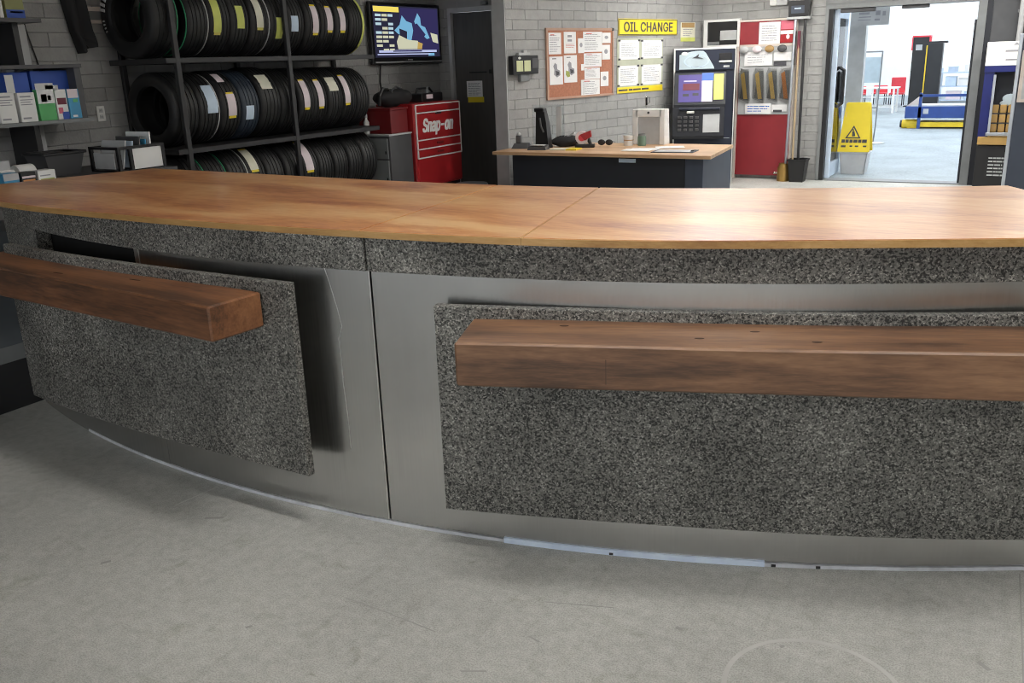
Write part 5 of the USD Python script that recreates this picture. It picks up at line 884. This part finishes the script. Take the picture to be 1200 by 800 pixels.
for x, y, h, w, lb, m in ((-3.28, 29.0, 1.90, 0.42, 'dark lift column with red edges', 0), (-2.80, 28.0, 1.72, 0.38, 'dark lift column with yellow stripe', 1)):
    p = thing('lift_column', lb + ' in the garage', 'lift column', (x, y, 0), 0, None)
    part(p, 'column_body', bx(-w / 2, w / 2, -0.15, 0.15, 0.03, h, 0.01), 'black_metal'); part(p, 'base_plate', bx(-w / 2 - 0.1, w / 2 + 0.1, -0.25, 0.25, 0, 0.03), 'black_metal')
    if m == 0: part(p, 'edge_strip', [bx(w / 2, w / 2 + 0.05, -0.16, 0.0, 0.1, h), bx(-w / 2 - 0.03, -w / 2, -0.16, 0.0, h - 0.35, h)], 'tube_red', label='red strip'); part(p, 'cap', bx(-w / 2 - 0.02, w / 2 + 0.03, -0.17, 0.17, h, h + 0.04), 'tube_red'); part(p, 'marking', bx(-w * 0.3, w * 0.1, -0.156, -0.149, h - 0.35, h - 0.2), 'light_grey')
    else: part(p, 'edge_strip', bx(-w / 2 - 0.03, -w / 2, -0.16, 0.0, 0.1, h - 0.05), 'lift_yellow', label='yellow strip'); part(p, 'top_arm', bx(-w / 2, w / 2 + 0.10, -0.1, 0.1, h, h + 0.05), 'black_metal')
li = thing('platform_lift', 'blue platform lift with yellow feet on the garage floor', 'lift', (-2.0, 21.1, 0), 0)
part(li, 'platform', bx(-0.55, 1.3, -0.3, 0.5, 0.21, 0.45, 0.01), 'lift_blue'); part(li, 'platform_top', bx(-0.45, 1.3, -0.28, 0.48, 0.45, 0.47), 'light_grey'); part(li, 'rail', [bx(-0.30, -0.24, -0.30, -0.25, 0.0, 0.72), bx(-0.30, 1.3, -0.30, -0.26, 0.64, 0.69)], 'lift_blue'); part(li, 'base_beam', bx(-0.28, 1.3, -0.25, 0.45, 0.03, 0.13), 'lift_yellow')
part(li, 'foot', [cyl((-0.60, -0.15, 0.09), (-0.30, -0.15, 0.09), 0.09, 16), bx(-0.5, -0.3, -0.22, -0.05, 0.0, 0.17, 0.01)], 'lift_yellow'); part(li, 'wheel', cyl((-0.64, -0.15, 0.09), (-0.60, -0.15, 0.09), 0.075, 16), 'black'); part(li, 'logo_spot', [bx(-0.20, -0.10, -0.304, -0.299, 0.30, 0.40), bx(0.85, 0.95, -0.304, -0.299, 0.33, 0.40)], 'light_grey'); part(li, 'ramp_arm', hull([(-0.55, -0.1, 0.45), (-0.55, 0.1, 0.45), (-0.32, -0.1, 0.47), (-0.32, 0.1, 0.47), (-0.30, -0.1, 0.66), (-0.30, 0.1, 0.66)]), 'cream')
sc_ = thing('storage_rack', 'pale blue parts racks along the far garage wall', 'rack', (-2.4, 31.2, 0), 0)
for z in (0.05, 0.45, 0.85): part(sc_, 'shelf', bx(-0.5, 1.6, -0.2, 0.3, z, z + 0.03), 'alu_paint')
for x in (-0.5, 0.5, 1.57): part(sc_, 'upright', bx(x, x + 0.03, -0.2, 0.3, 0, 1.0), 'alu_paint')
for i, (x, z, w, h, m) in enumerate(((-0.35, 0.48, 0.3, 0.25, 'blue_label'), (0.0, 0.48, 0.35, 0.2, 'white'), (-0.3, 0.88, 0.25, 0.14, 'alu_paint'), (0.15, 0.88, 0.3, 0.18, 'white'), (-0.3, 0.08, 0.4, 0.22, 'pink_label'), (0.2, 0.08, 0.25, 0.2, 'blue_label'))):
    g = thing('storage_box', ('pale blue box on the middle shelf', 'white box on the middle shelf', 'grey-blue box on the top shelf', 'white box on the top shelf', 'pinkish box on the bottom shelf', 'pale blue box on the bottom shelf')[i] + ' of the far garage rack', 'box', (-2.4 + x + w / 2, 31.2, z), 0, 'boxes on the far garage rack'); part(g, 'box_body', bx(-w / 2, w / 2, -0.15, 0.2, 0, h, 0.008), m); part(g, 'lid', bx(-w / 2 - 0.01, w / 2 + 0.01, -0.16, 0.21, h, h + 0.02), m)
